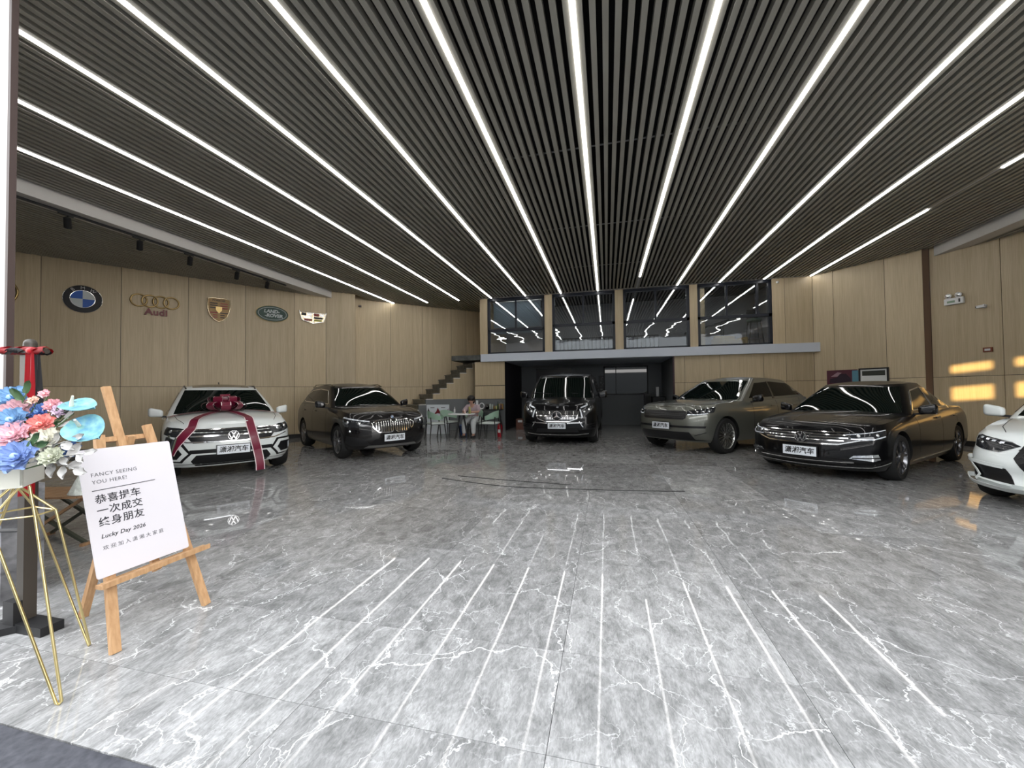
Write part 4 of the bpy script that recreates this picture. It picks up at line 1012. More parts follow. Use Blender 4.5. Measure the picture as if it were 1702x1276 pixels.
# ------------------------------------------------------------------ staircase behind the left corner
tS = (SW1 - SW0).normalized(); nS = Vector((tS.y, -tS.x)); st = struct(link('staircase', None)); angS = atan2(tS.y, tS.x)
st.name = 'trim_7'
GO, RI, SWD, S0 = .258, .186, 1.42, .78
for i in range(14):
    s = S0 + GO * (i + .5); c = SW0 + tS * s + nS * (SWD / 2); b = B(); z1 = RI * (i + 1)
    b.box((0, 0, 0), (GO + .02, SWD, .15)); b.box((-.012, 0, .085), (GO + .05, SWD, .03)); obj('stair_step', b, STAIRM, st, loc=(c.x, c.y, z1 - .10), rot=(0, 0, angS))
def stringer(lo, hi, m, off, name, th=.05):
    b = B(); o = SW0 + nS * off
    for i in range(14):
        z1 = max(lo, min(hi, RI * (i + 1)))
        if z1 - lo < .004: continue
        c = o + tS * (S0 + GO * (i + .5)) + nS * (th / 2); b.box((c.x, c.y, (lo + z1) / 2), (GO, th, z1 - lo), Matrix.Rotation(angS, 3, 'Z'))
    bmesh.ops.remove_doubles(b.bm, verts=b.bm.verts, dist=1e-4); return obj(name, b, m, st)
stringer(1.12, 2.70, PANEL, SWD + .01, 'stringer_panel'); stringer(0, 1.12, GREYW, SWD + .01, 'stringer_dado')
b = B()
for i in range(14):
    s = S0 + GO * (i + .5); c = SW0 + tS * s + nS * (SWD + .035); b.box((c.x, c.y, RI * (i + 1) + .012), (GO, .06, .024), Matrix.Rotation(angS, 3, 'Z'))
o = obj('tread_edging', b, BEAMW, st); o['kind'] = 'stuff'
b = B(); b.box((-4.95, 14.3, 2.6), (1.1, 1.8, .18)); obj('landing', b, STAIRM, st)

# ------------------------------------------------------------------ emblems on the left wall
tL = (LW1 - LW0).normalized(); nL = Vector((tL.y, -tL.x))
def wallM(A, t, n, s, z, off=.0):
    p = A + t * s + n * off; return Matrix(((t.x, 0, n.x, p.x), (t.y, 0, n.y, p.y), (0, 1, 0, z), (0, 0, 0, 1)))
def sign_root(name, A, t, n, s, z, off=.0):
    o = empty(name); o.matrix_world = wallM(A, t, n, s, z, off); return o
def circ(r, n=40, z=0, sx=1, sy=1, c=(0, 0)): return [(c[0] + cos(2 * pi * k / n) * r * sx, c[1] + sin(2 * pi * k / n) * r * sy, z) for k in range(n)]
OXB = mat('emblem_black', (.006, .006, .008), .4)
# blue and white roundel
r = sign_root('wall_emblem', LW0, tL, nL, 5.94, 3.62); tag(r, 'round black emblem with blue and white quarters on beige wall', 'emblem', 'emblems on the left wall')
b = B(); b.lathe([(.315, 0), (.315, .045), (.30, .055)], 48); obj('disc', b, OXB, r, smooth=30)
b = B(); b.tube(circ(.312, 48, .03), .012, 6, closed=True); b.tube(circ(.20, 48, .055), .009, 6, closed=True); obj('rim', b, CHROME, r, smooth=60)
for k in range(4):
    b = B(); b.prism([(0, 0)] + [(cos(pi / 2 * k + pi / 2 * q / 10) * .195, sin(pi / 2 * k + pi / 2 * q / 10) * .195) for q in range(11)], .05, .062)
    obj('quarter', b, mat('emblem_blue', (.02, .10, .42), .3) if k % 2 else mat('emblem_silver', (.5, .55, .55), .3), r)
for ch, a in (('B', 128), ('M', 90), ('W', 52)):
    a = radians(a); text_obj('letter', ch, .10, mat('letter_grey', (.45, .45, .45), .35), r, Matrix.Translation((cos(a) * .255, sin(a) * .255, .058)) @ Matrix.Rotation(a - pi / 2, 4, 'Z'), ext=.004)
# four rings
r = sign_root('wall_emblem', LW0, tL, nL, 7.19, 3.745); tag(r, 'four linked gold rings with dark red lettering below on beige wall', 'emblem', 'emblems on the left wall')
for k in range(4):
    b = B(); b.tube(circ(.148, 36, .03 + .006 * (k % 2), c=((k - 1.5) * .205, 0)), .019, 8, closed=True); obj('ring', b, GOLD, r, smooth=60)
text_obj('lettering', 'Audi', .22, mat('emblem_red', (.16, .015, .012), .35), r, Matrix.Translation((0.02, -.275, .02)), ext=.015, bold=.008, space=1.05)
# shield crest
r = sign_root('wall_emblem', LW0, tL, nL, 8.49, 3.70); tag(r, 'gold shield crest with dark red stripes on beige wall', 'emblem', 'emblems on the left wall')
sh_ = [(-.25, .30), (-.12, .335), (0, .32), (.12, .335), (.25, .30), (.245, .02), (.19, -.16), (.09, -.27), (0, -.325), (-.09, -.27), (-.19, -.16), (-.245, .02)]
b = B(); b.prism(sh_, 0, .04); obj('shield', b, mat('antique_gold', (.20, .13, .06), .4, .6), r)
b = B(); b.tube([(x, y, .04) for x, y in sh_], .014, 8, closed=True); obj('rim', b, mat('pale_gold', (.85, .72, .5), .2, 1), r, smooth=60)
for (qx, qy, red) in ((-1, 1, 0), (1, 1, 1), (-1, -1, 1), (1, -1, 0)):
    for k in range(3):
        b = B(); y = qy * .13 + (k - 1) * .062 - .01; wq = .17 if y > -.12 else .10; b.box((qx * (.03 + wq / 2), y, .045), (wq, .028, .014))
        obj('stripe', b, mat('crest_red', (.22, .02, .015), .35) if red else mat('crest_black', (.02, .015, .012), .4), r)
b = B(); b.prism([(-.07, .09), (.07, .09), (.065, -.01), (0, -.09), (-.065, -.01)], .045, .065); obj('inner_shield', b, GOLD, r)
text_obj('lettering', 'PORSCHE', .066, mat('crest_black', (.02, .02, .02)), r, Matrix.Translation((0, .262, .043)), ext=.003, bold=.002)
# green oval
r = sign_root('wall_emblem', LW0, tL, nL, 9.78, 3.765); tag(r, 'dark green oval emblem with silver lettering on beige wall', 'emblem', 'emblems on the left wall')
b = B(); b.prism([(x, y) for x, y, z in circ(1, 48, 0, .42, .235)], 0, .04); obj('oval', b, mat('emblem_dark_green', (.004, .04, .026), .4), r)
b = B(); b.tube(circ(1, 48, .045, .365, .185), .008, 6, closed=True); b.mi = 1; b.tube(circ(1, 48, .02, .42, .235), .012, 6, closed=True); obj('rim', b, [mat('emblem_silver', (.5, .5, .5)), GOLD], r, smooth=60)
for tx, y, x in (('LAND-', .062, -.02), ('-ROVER', -.062, .03)): text_obj('lettering', tx, .135, mat('emblem_silver', (.5, .5, .5)), r, Matrix.Translation((x, y, .045)), ext=.005, shear=.15, bold=.005)
# chrome crest
r = sign_root('wall_emblem', LW0, tL, nL, 10.90, 3.80); tag(r, 'wide chrome crest with small coloured fields, nearest the column', 'emblem', 'emblems on the left wall')
cr_ = [(-.40, .17), (-.36, .13), (.36, .13), (.40, .17), (.31, -.12), (.0, -.20), (-.31, -.12)]
b = B(); b.prism(cr_, 0, .035); obj('crest', b, mat('pale_gold', (.8, .7, .5)), r)
for i, (x0, x1, y0, y1, c) in enumerate([(-.33, -.20, .03, .11, 0), (-.18, -.03, .03, .11, 1), (.03, .18, .03, .11, 2), (.2, .33, .03, .11, 1), (-.29, -.03, -.05, .01, 1), (.03, .29, -.05, .01, 0), (-.26, -.03, -.13, -.07, 2), (.03, .26, -.13, -.07, 3)]):
    b = B(); b.box(((x0 + x1) / 2, (y0 + y1) / 2, .04), (x1 - x0, y1 - y0, .012)); obj('field', b, [OXB, mat('crest_silver', (.7, .7, .7), .2, 1), mat('crest_red', (.2, 0, 0)), mat('crest_olive', (.3, .3, .05), .4)][c], r)
b = B(); b.tube([(x, y, .035) for x, y in cr_], .014, 6, closed=True); b.bar((0, .13, .045), (0, -.19, .045), .02, .015); obj('rim', b, CHROME, r, smooth=60)
# ring emblem cut by the pillar
r = sign_root('wall_emblem', LW0, tL, nL, 4.68, 3.62); tag(r, 'round chrome-ringed emblem half hidden by the front pillar', 'emblem', 'emblems on the left wall')
b = B(); b.tube(circ(.30, 40, .03), .022, 8, closed=True); obj('rim', b, GOLD, r, smooth=60)
for k in range(3):
    a = pi / 2 + k * 2 * pi / 3; b = B(); b.prism([(cos(a) * .29, sin(a) * .29), (cos(a + 1.047) * .045, sin(a + 1.047) * .045), (0, 0), (cos(a - 1.047) * .045, sin(a - 1.047) * .045)], .01, .04); obj('star_arm', b, GOLD, r)

# ------------------------------------------------------------------ track with spot lamps on the left beam
r = empty('track_rail', (-8.92, 6.7, 4.482)); b = B(); b.box((0, 0, 0), (.035, 5.35, .034)); obj('rail', b, BLACK, r); tag(r, 'long black lighting track under the white beam on the left', 'lighting track')
for k, y in enumerate((4.66, 5.73, 6.69, 7.82, 8.72)):
    r = empty('track_spotlight', (-8.92, y, 4.464)); d = Vector((-.55, .35, -.75)).normalized()
    b = B(); b.box((0, 0, -.012), (.034, .20, .024), bev=.004); obj('adapter', b, BLACK, r)
    b = B(); b.tube([(0, .02, -.02), (0, .02, -.09)], .010, 8); obj('stem', b, BLACK, r)
    q = d.to_track_quat('Z', 'Y').to_matrix().to_4x4(); b = B(); b.lathe([(.035, -.09), (.048, -.08), (.050, .09), (.042, .09), (.035, .06)], 20); bmesh.ops.transform(b.bm, matrix=Matrix.Translation((0, .02, -.14)) @ q, verts=b.bm.verts); obj('lamp_head', b, BLACK, r, smooth=40)
    tag(r, 'small black track spotlight under the left beam, ' + ['nearest the viewer', 'second from the viewer', 'the middle of five', 'second from the far end', 'nearest the far column'][k], 'spotlight', 'track spotlights on the left beam')

# ------------------------------------------------------------------ fittings on the right wall
tR = (RW1 - RW0).normalized(); nR = Vector((tR.y, -tR.x))
r = sign_root('emergency_light', RW0, tR, nR, .46, 3.33); tag(r, 'white twin-head emergency light on the right wall', 'emergency light')
b = B(); b.box((0, 0, .035), (.34, .15, .07), bev=.01); obj('case', b, WHITEP, r)
for sx in (-1, 1):
    b = B(); b.tube([(sx * .09, .07, .035), (sx * .09, .10, .035)], .015, 8); b.lathe([(.03, 0), (.055, .02), (.06, .05), (.05, .055)], 20, (sx * .09, .13, .02)); h = obj('lamp_head', b, WHITEP, r, smooth=40)
    b = B(); b.lathe([(.045, .075), (.03, .085), (.001, .088)], 16, (sx * .09, .13, 0)); obj('lens', b, mat('headlight_lens', (1, 1, 1)), h, smooth=60)
b = B(); b.box((-.04, -.01, .072), (.14, .05, .004)); obj('label_plate', b, mat('sage_label', (.25, .35, .25), .5), r); b = B(); b.box((.11, 0, .072), (.03, .08, .004)); obj('indicator', b, BLACK, r)
r = sign_root('security_camera', RW0, tR, nR, .94, 3.11); tag(r, 'small white security camera with black lens on the right wall', 'security camera')
b = B(); b.lathe([(.045, 0), (.045, .015), (.02, .02), (.02, .06)], 16); obj('mount', b, WHITEP, r, smooth=40)
b = B(); b.bar((-.08, -.01, .09), (.05, 0, .07), .055, .055); hh = obj('housing', b, WHITEP, r); b = B(); b.lathe([(.03, 0), (.03, .012)], 16, (-.083, -.01, .09), 'x'); obj('lens', b, BLACKG, hh)
r = sign_root('alarm_box', RW0, tR, nR, .98, 2.15); tag(r, 'small brown-framed call point with white face on the right wall', 'call point')
b = B(); b.box((0, 0, .015), (.15, .10, .03), bev=.004); obj('frame', b, mat('call_point_brown', (.20, .05, .02), .4), r); b = B(); b.box((0, 0, .032), (.09, .045, .006)); obj('face', b, WHITEP, r)
r = sign_root('security_camera', SW0, tS, nS, .16, 4.46); tag(r, 'tiny dark security camera high beside the left column', 'security camera')
b = B(); b.box((0, 0, .03), (.10, .06, .06), bev=.01); obj('housing', b, mat('camera_maroon', (.06, .03, .03), .4), r); b = B(); b.lathe([(.018, .06), (.018, .08)], 12); obj('lens', b, BLACKG, r)
r = empty('sprinkler', (5.07, FY - .05, 4.58)); tag(r, 'small white sprinkler head above the right end of the windows', 'sprinkler')
b = B(); b.ball((0, 0, 0), .04); obj('head', b, WHITEP, r, smooth=60)
tA = (AR1 - AR0).normalized(); nA = Vector((tA.y, -tA.x))
r = sign_root('framed_certificate', AR0, tA, nA, 1.385, 1.58); tag(r, 'black-framed picture with a dark band on white, behind the black sedan', 'picture')
b = B()
for (x, y, sx, sy) in ((0, .28, .62, .035), (0, -.28, .62, .035), (-.295, 0, .035, .58), (.295, 0, .035, .58)): b.box((x, y, .02), (sx, sy, .04))
obj('frame', b, BLACK, r); b = B(); b.box((0, 0, .01), (.58, .55, .012)); obj('mount', b, mat('paper_white', (.72, .74, .72), .6), r)
b = B(); b.box((0, .16, .018), (.48, .13, .006)); obj('picture', b, mat('picture_dark_olive', (.035, .04, .03), .5), r)
r = sign_root('car_poster', AR0, tA, nA, .68, 1.58); tag(r, 'dark red poster of a car with a pale blue strip, left of the black frame', 'poster')
b = B(); b.box((0, 0, .008), (.72, .56, .012)); obj('sheet', b, mat('poster_maroon', (.09, .02, .035), .5), r)
b = B(); b.box((.31, .07, .016), (.14, .36, .004)); obj('blue_strip', b, mat('poster_blue', (.10, .25, .32), .5), r)
b = B(); b.prism([(-.30, -.08), (-.28, .04), (-.12, .07), (-.04, .17), (.10, .17), (.2, .05), (.21, -.08)], .014, .017); obj('car_print', b, mat('poster_dark', (.02, .008, .02), .5), r)
b = B(); b.prism([(-.26, .10), (-.1, .22), (.0, .20), (-.10, .10)], .014, .016); obj('sky_print', b, mat('poster_pink', (.35, .22, .25), .5), r)

# ------------------------------------------------------------------ skin helper for the person
def skin(name, V_, E, mats, parent, sub=1):
    me = bpy.data.meshes.new(name); me.from_pydata([v[:3] for v in V_], E, []); o = link(name, me)
    md = o.modifiers.new('s', 'SKIN'); md.use_smooth_shade = True; me.skin_vertices.new() if not me.skin_vertices else None
    for i, v in enumerate(V_):
        sv = me.skin_vertices[0].data[i]; sv.radius = (v[3], v[4] if len(v) > 4 else v[3]); sv.use_root = (i == 0)
    s2 = o.modifiers.new('u', 'SUBSURF'); s2.levels = sub; s2.render_levels = sub
    dg = bpy.context.evaluated_depsgraph_get(); m2 = bpy.data.meshes.new_from_object(o.evaluated_get(dg)); bpy.data.objects.remove(o)
    m2.materials.clear(); m2.materials.append(mats); m2.polygons.foreach_set('use_smooth', [True] * len(m2.polygons))
    return link(name, m2, parent)

# ------------------------------------------------------------------ tea corner: tables, chairs, person
MINT = mat('mint_green_fabric', (.50, .68, .56), .6); SEATC = mat('pale_seat_pad', (.55, .60, .57), .7); LEGB = mat('black_metal_leg', (.01, .01, .011), .4)
def mint_chair(x, y, rz, label):
    r = empty('armchair', (x, y, 0), rz)      # faces +X locally
    b = B(); b.box((.02, 0, .455), (.46, .46, .05), bev=.018); obj('seat', b, SEATC, r, smooth=40)
    b = B(); G = []
    for i in range(13):
        a = radians(-100 + 200 * i / 12); row = []; cz = max(0, cos(a))
        lo = .60 - .05 * (1 - cz); hi = .66 + .16 * cz ** .8
        for z, dr in ((lo, 0), ((lo + hi) / 2, .012), (hi, .02)):
            row.append((.03 - cos(a) * (.25 + dr), sin(a) * (.27 + dr), z))
        G.append(row)
    vs = b.grid(G); bmesh.ops.solidify(b.bm, geom=b.bm.faces[:], thickness=.035); obj('backrest', b, MINT, r, smooth=50)
    b = B(); b.bar((.02, -.20, .425), (.02, .20, .425), .40, .02); obj('seat_frame', b, LEGB, r)
    for sx, sy in ((1, 1), (1, -1), (-1, 1), (-1, -1)):
        b = B(); b.tube([(sx * .25, sy * .25, 0), (sx * .20, sy * .215, .43), (sx * .16 - (.06 if sx < 0 else -.02), sy * (.27 if sx > 0 else .22), .64)], .016, 8); obj('leg', b, LEGB, r, smooth=60)
    tag(r, label, 'chair', 'mint green chairs at the tea tables')
mint_chair(-3.30, 10.98, pi - .1, 'mint green armchair with black legs right of the round table')
mint_chair(-4.75, 11.30, -.45, 'mint green armchair with black legs left behind the round table')
mint_chair(-4.92, 10.72, .75, 'pale-seated armchair with black legs left of the round table, beside the dark SUV')
mint_chair(-4.02, 11.62, -pi / 2 - .1, 'armchair with black legs on which the person at the round table sits')
r = empty('round_table', (-4.17, 10.9, 0)); tag(r, 'small round white table with black splayed legs near the stairs', 'table')
b = B(); b.lathe([(.38, 0), (.40, .008), (.40, .022), (.38, .03)], 40, (0, 0, .70)); obj('tabletop', b, mat('white_table_top', (.75, .76, .76), .3), r, smooth=30)
for k in range(4):
    a = pi / 4 + k * pi / 2 + .3; b = B(); b.tube([(cos(a) * .26, sin(a) * .26, 0), (cos(a) * .07, sin(a) * .07, .70)], .020, 8); obj('leg', b, LEGB, r, smooth=60)
r = empty('console_table', (-4.15, 13.12, 0)); tag(r, 'narrow black console table with drinks against the grey dado', 'table')
b = B(); b.box((0, 0, .745), (1.22, .38, .03)); obj('tabletop', b, BLACK, r)
for sx in (-1, 1):
    for sy in (-1, 1): b = B(); b.tube([(sx * .58, sy * .16, 0), (sx * .48, sy * .12, .73)], .018, 8); obj('leg', b, LEGB, r, smooth=60)
b = B(); b.box((-.28, .06, .52), (.36, .2, .40)); obj('drawer_unit', b, mat('dark_drawer', (.02, .016, .022), .4), r)
GLS = mat('pale_bottle_glass', (.55, .6, .55), .08, coat=.5)
def bottle(x, y, z, r_, h, m, label, name='bottle', neck=True, group=None, cap=None):
    o = empty(name, (x, y, z)); b = B()
    if neck: b.lathe([(r_ * .9, 0), (r_, .01), (r_, h * .6), (r_ * .4, h * .75), (r_ * .35, h * .95)], 14)
    else: b.lathe([(r_ * .95, 0), (r_, .008), (r_, h * .92), (r_ * .95, h * .94)], 14)
    obj('body', b, m, o, smooth=45); b = B(); cr = r_ * .4 if neck else r_ * .97; b.lathe([(cr, h * .94), (cr, h), (cr * .8, h * 1.01)], 12); obj('cap', b, cap or m, o, smooth=45)
    tag(o, label, 'bottle' if name == 'bottle' else name.replace('_', ' '), group); return o
WH = mat('white_packaging', (.75, .77, .78), .45)
for x, h, t in ((-4.66, .27, 'left and short'), (-4.55, .38, 'tallest, in the middle'), (-4.43, .30, 'right, of middle height')): bottle(x, 13.08, .76, .042, h, WH, 'white cylinder canister on the console table, ' + t, 'canister', False, 'white canisters on the console table')
r = empty('ring_ornament', (-4.25, 13.06, .76)); tag(r, 'white ring-shaped stand on the console table', 'ornament')
b = B(); b.tube([(cos(2 * pi * k / 24) * .085, 0, .115 + sin(2 * pi * k / 24) * .095) for k in range(24)], .016, 8, closed=True); obj('ring', b, WH, r, smooth=60); b = B(); b.box((0, 0, .01), (.10, .08, .02)); obj('foot', b, WH, r)
r = empty('kettle', (-4.05, 13.06, .76)); tag(r, 'round black kettle on the console table', 'kettle')
b = B(); b.ball((0, 0, .09), .09, (1, 1, .95)); obj('body', b, BLACKG, r, smooth=60); b = B(); b.tube([(.07, 0, .08), (.13, 0, .13)], .012, 8); obj('spout', b, BLACKG, r, smooth=60)
for i, (x, r_, h, c, nk, lb) in enumerate([(-3.94, .03, .19, (.5, .55, .5), False, 'clear jar with grey lid on the console table'), (-3.87, .03, .17, (.45, .5, .45), False, 'second clear jar on the console table'), (-3.79, .032, .15, (.22, .12, .02), True, 'short amber bottle on the console table'), (-3.72, .03, .12, (.5, .5, .2), False, 'small yellow pot on the console table'),
        (-3.66, .028, .27, (.02, .06, .02), True, 'tall dark green bottle on the console table'), (-3.60, .022, .20, (.4, .42, .4), True, 'pale bottle right of the green one'), (-3.55, .03, .22, (.12, .04, .03), True, 'brown bottle with pale cap on the console table')]):
    bottle(x, 13.04 + .02 * (i % 2), .76, r_, h, mat('bottle_%d' % i, c, .12, coat=.5), lb, 'jar' if not nk else 'bottle', nk, 'drinks on the console table', WH if i == 6 else None)
r = empty('gift_box', (-3.60, 13.22, .76)); tag(r, 'small gold-brown box at the right end of the console table', 'box')
b = B(); b.box((0, 0, .09), (.16, .10, .18), bev=.004); obj('carton', b, mat('box_gold_brown', (.38, .22, .06), .4), r); b = B(); b.box((0, -.052, .09), (.10, .004, .10)); obj('label', b, WH, r)
for x, y, r_, h, c, nk, lb in ((-4.37, 10.85, .026, .20, (.6, .6, .6), True, 'clear water bottle at the left of the round table'), (-4.03, 10.80, .022, .15, (.6, .4, .35), True, 'slim pink bottle on the round table'), (-3.93, 10.92, .030, .20, (.35, .32, .08), False, 'tall glass of tea at the right of the round table'), (-3.88, 10.82, .025, .14, (.30, .28, .08), False, 'short glass of tea at the right of the round table')):
    bottle(x, y, .73, r_, h, mat('drink_' + lb[:6], c, .1, coat=.5), lb, 'bottle' if nk else 'glass', nk, 'drinks on the round table')
r = empty('tray', (-4.22, 10.72, .73)); tag(r, 'small white tray on the round table', 'tray'); b = B(); b.box((0, 0, .012), (.2, .13, .016), bev=.004); obj('plate', b, WH, r)
b = B(); b.box((0, 0, .024), (.19, .12, .006)); obj('inset', b, BLACK, r)
r = empty('paper_plate', (-4.46, 10.74, .73)); tag(r, 'white plate at the left edge of the round table', 'plate'); b = B(); b.lathe([(.03, 0), (.07, .012), (.072, .014), (.03, .004)], 20); obj('plate', b, WH, r)
# person
pr = empty('person', (-4.02, 11.50, 0)); tag(pr, 'seated black-haired person in pinkish grey top and pale trousers, head bent over the table', 'person')
SK = mat('skin', (.45, .26, .19), .5)
V_ = [(0, .06, .52, .14, .11), (0, .04, .72, .13, .10), (0, -.04, .90, .15, .10), (0, -.10, .98, .05), (0, -.15, 1.03, .055), (0, -.20, 1.10, .085, .095), (0, -.21, 1.17, .08),
      (.17, -.05, .91, .05), (.24, -.22, .76, .042), (.12, -.42, .765, .03), (.09, -.50, .765, .028), (-.17, -.05, .91, .05), (-.24, -.22, .76, .042), (-.12, -.42, .765, .03), (-.09, -.50, .765, .028),
      (.10, -.02, .50, .09), (.14, -.42, .50, .07), (.15, -.42, .10, .045), (.15, -.52, .04, .04), (-.10, -.02, .50, .09), (-.14, -.42, .50, .07), (-.17, -.36, .10, .045), (-.17, -.46, .04, .04)]
E1 = [(0, 1), (1, 2), (2, 3), (3, 4), (4, 5), (5, 6), (2, 7), (7, 8), (8, 9), (9, 10), (2, 11), (11, 12), (12, 13), (13, 14), (0, 15), (15, 16), (16, 17), (17, 18), (0, 19), (19, 20), (20, 21), (21, 22)]
skin('body', V_, E1, SK, pr, 2)
top_ = [0, 1, 2, 7, 8, 11, 12]; 
def sub_skin(ids, grow, name, m, extra=()):
    mp = {i: k for k, i in enumerate(ids)}; vv = [tuple(V_[i][:3]) + tuple(r + grow for r in V_[i][3:]) for i in ids]; ee = [(mp[a], mp[b_]) for a, b_ in E1 if a in mp and b_ in mp]
    return skin(name, vv, ee, m, pr, 2)
sub_skin([0, 1, 2, 7, 8, 11, 12], .032, 'top', mat('pinkish_grey_cloth', (.42, .33, .36), .8))
sub_skin([0, 15, 16, 17, 19, 20, 21], .022, 'trousers', mat('pale_grey_cloth', (.58, .60, .60), .8))
b = B(); b.ball((0, -.185, 1.165), .125, (.95, 1.0, .80), 16, 10); b.ball((0, -.13, 1.10), .11, (1, .8, 1), 14, 8); hb = obj('hair', b, mat('black_hair', (.010, .007, .006), .45), pr, smooth=60)
b = B(); b.ball((0, -.293, 1.085), .018, (.7, 1.2, 1.3)); obj('nose', b, SK, pr, smooth=60)
for sx in (-1, 1):
    b = B(); b.ball((sx * .033, -.278, 1.105), .010); obj('eye', b, BLACKG, pr)
    b = B(); b.ball((sx * .095, -.19, 1.09), .022, (.4, .8, 1.2)); obj('ear', b, SK, pr, smooth=60)
    b = B(); b.box((sx * .15 + (.01 if sx > 0 else -.01), -.50 if sx > 0 else -.44, .035), (.09, .25, .07), bev=.02); obj('shoe', b, BLACK, pr)
    for f in range(5):
        x0 = sx * (.065 + f * .014); b = B(); b.tube([(x0, -.52, .768), (x0 - sx * .002, -.555 + abs(f - 2) * .006, .766), (x0 - sx * .004, -.58 + abs(f - 2) * .008, .757)], .0075, 6); obj('finger', b, SK, pr, smooth=60)
b = B(); b.box((0, -.285, 1.052), (.035, .008, .008), bev=.002); obj('mouth', b, mat('lips', (.35, .12, .1), .5), pr)
# items on the floor near the table
r = empty('water_bottle', (-4.45, 11.75, 0)); tag(r, 'large blue water container on the floor behind the round table', 'water container')
b = B(); b.lathe([(.12, 0), (.13, .02), (.13, .12), (.122, .14), (.13, .16), (.13, .30), (.05, .37), (.035, .38)], 20); obj('container', b, mat('blue_plastic', (.03, .07, .22), .15, coat=.5), r, smooth=40); b = B(); b.lathe([(.036, .38), (.036, .42)], 12); obj('cap', b, WH, r)
r = empty('fire_extinguisher', (-3.16, 11.45, 0)); tag(r, 'red fire extinguisher standing behind the right mint green chair', 'fire extinguisher')
b = B(); b.lathe([(.07, 0), (.075, .02), (.075, .33), (.03, .40), (.025, .42)], 18); obj('cylinder', b, mat('extinguisher_red', (.45, .01, .02), .25, coat=.5), r, smooth=40); b = B(); b.box((.02, 0, .44), (.10, .02, .03)); b.tube([(0, 0, .42), (.08, 0, .40), (.09, 0, .2)], .01, 6); obj('valve', b, BLACK, r); b = B(); b.box((0, -.076, .18), (.07, .004, .10)); obj('label', b, WH, r)
r = empty('picture_board', (-5.42, 12.0, 0), .12); tag(r, 'white printed board with dark red swooshes standing left of the round table', 'poster')
b = B(); b.box((0, 0, .48), (.76, .03, .96)); obj('board', b, mat('board_white', (.66, .70, .74), .5), r)
for pts, c in (([(-.16, .62), (-.05, .74), (0, .86), (.06, .75), (.16, .64), (.0, .68)], (.22, .02, .03)), ([(.20, .66), (.30, .72), (.36, .84), (.35, .68), (.26, .62)], (.18, .01, .12)), ([(-.36, .66), (-.33, .86), (-.25, .70)], (.1, .1, .1))):
    b = B(); b.prism(pts, -.020, -.016, lambda x, y, z: Vector((x, z, y))); obj('print', b, mat('print_%d' % int(c[2] * 100 + c[0] * 10), c, .5), r)
for x, z in ((-.18, .86), (.18, .86), (.0, .55), (-.22, .55), (.22, .55)): b = B(); b.box((x, -.018, z), (.14, .004, .03)); obj('print_line', b, mat('print_grey', (.2, .2, .22), .5), r)
r = empty('cardboard_box', (-3.02, 13.9, 0)); tag(r, 'reddish brown carton with a white label in the dark passage', 'box')
b = B(); b.box((0, 0, .19), (.34, .3, .38)); obj('carton', b, mat('carton_brown', (.16, .07, .05), .7), r); b = B(); b.box((-.02, -.152, .30), (.16, .004, .08)); obj('label', b, WH, r)
r = empty('speaker_tower', (1.42, 14.9, 0)); tag(r, 'slim black upright cabinet behind the grey SUV bonnet', 'cabinet')
b = B(); b.box((0, 0, .62), (.24, .24, 1.24), bev=.02); obj('cabinet', b, BLACK, r); b = B(); b.box((0, -.125, .7), (.18, .01, .9)); obj('grille', b, mat('grille_cloth', (.02, .02, .02), .9), r)
r = empty('counter', (1.83, 15.3, 0)); tag(r, 'low black counter in the right corner of the recess', 'counter')
b = B(); b.box((0, 0, .55), (.42, .5, 1.1)); obj('body', b, BLACK, r); b = B(); b.box((0, 0, 1.115), (.44, .52, .03)); obj('worktop', b, BLACKG, r)
bottle(1.80, 15.2, 1.13, .055, .34, WH, 'white cylinder on the black counter behind the grey SUV', 'canister', False)
r = empty('recess_poster', (-.17, 16.19, 1.66)); tag(r, 'black and white photo poster right of the van', 'poster')
b = B(); b.box((0, 0, 0), (.30, .01, .62)); obj('sheet', b, mat('poster_grey', (.07, .07, .07), .5), r)
random.seed(3)
for k in range(14):
    b = B(); b.box((random.uniform(-.11, .11), -.008, random.uniform(-.26, .26)), (random.uniform(.03, .1), .004, random.uniform(.02, .09))); obj('print_patch', b, mat('patch_%d' % (k % 3), [(.22,) * 3, (.02,) * 3, (.12,) * 3][k % 3], .5), r)
r = empty('door_sign', (-1.78, 16.12, 2.06)); tag(r, 'small pale number above the black door', 'sign'); text_obj('number', '188', .11, mat('letter_grey', (.45, .45, .45)), r, Matrix.Rotation(pi / 2, 4, 'X'), ext=.004)

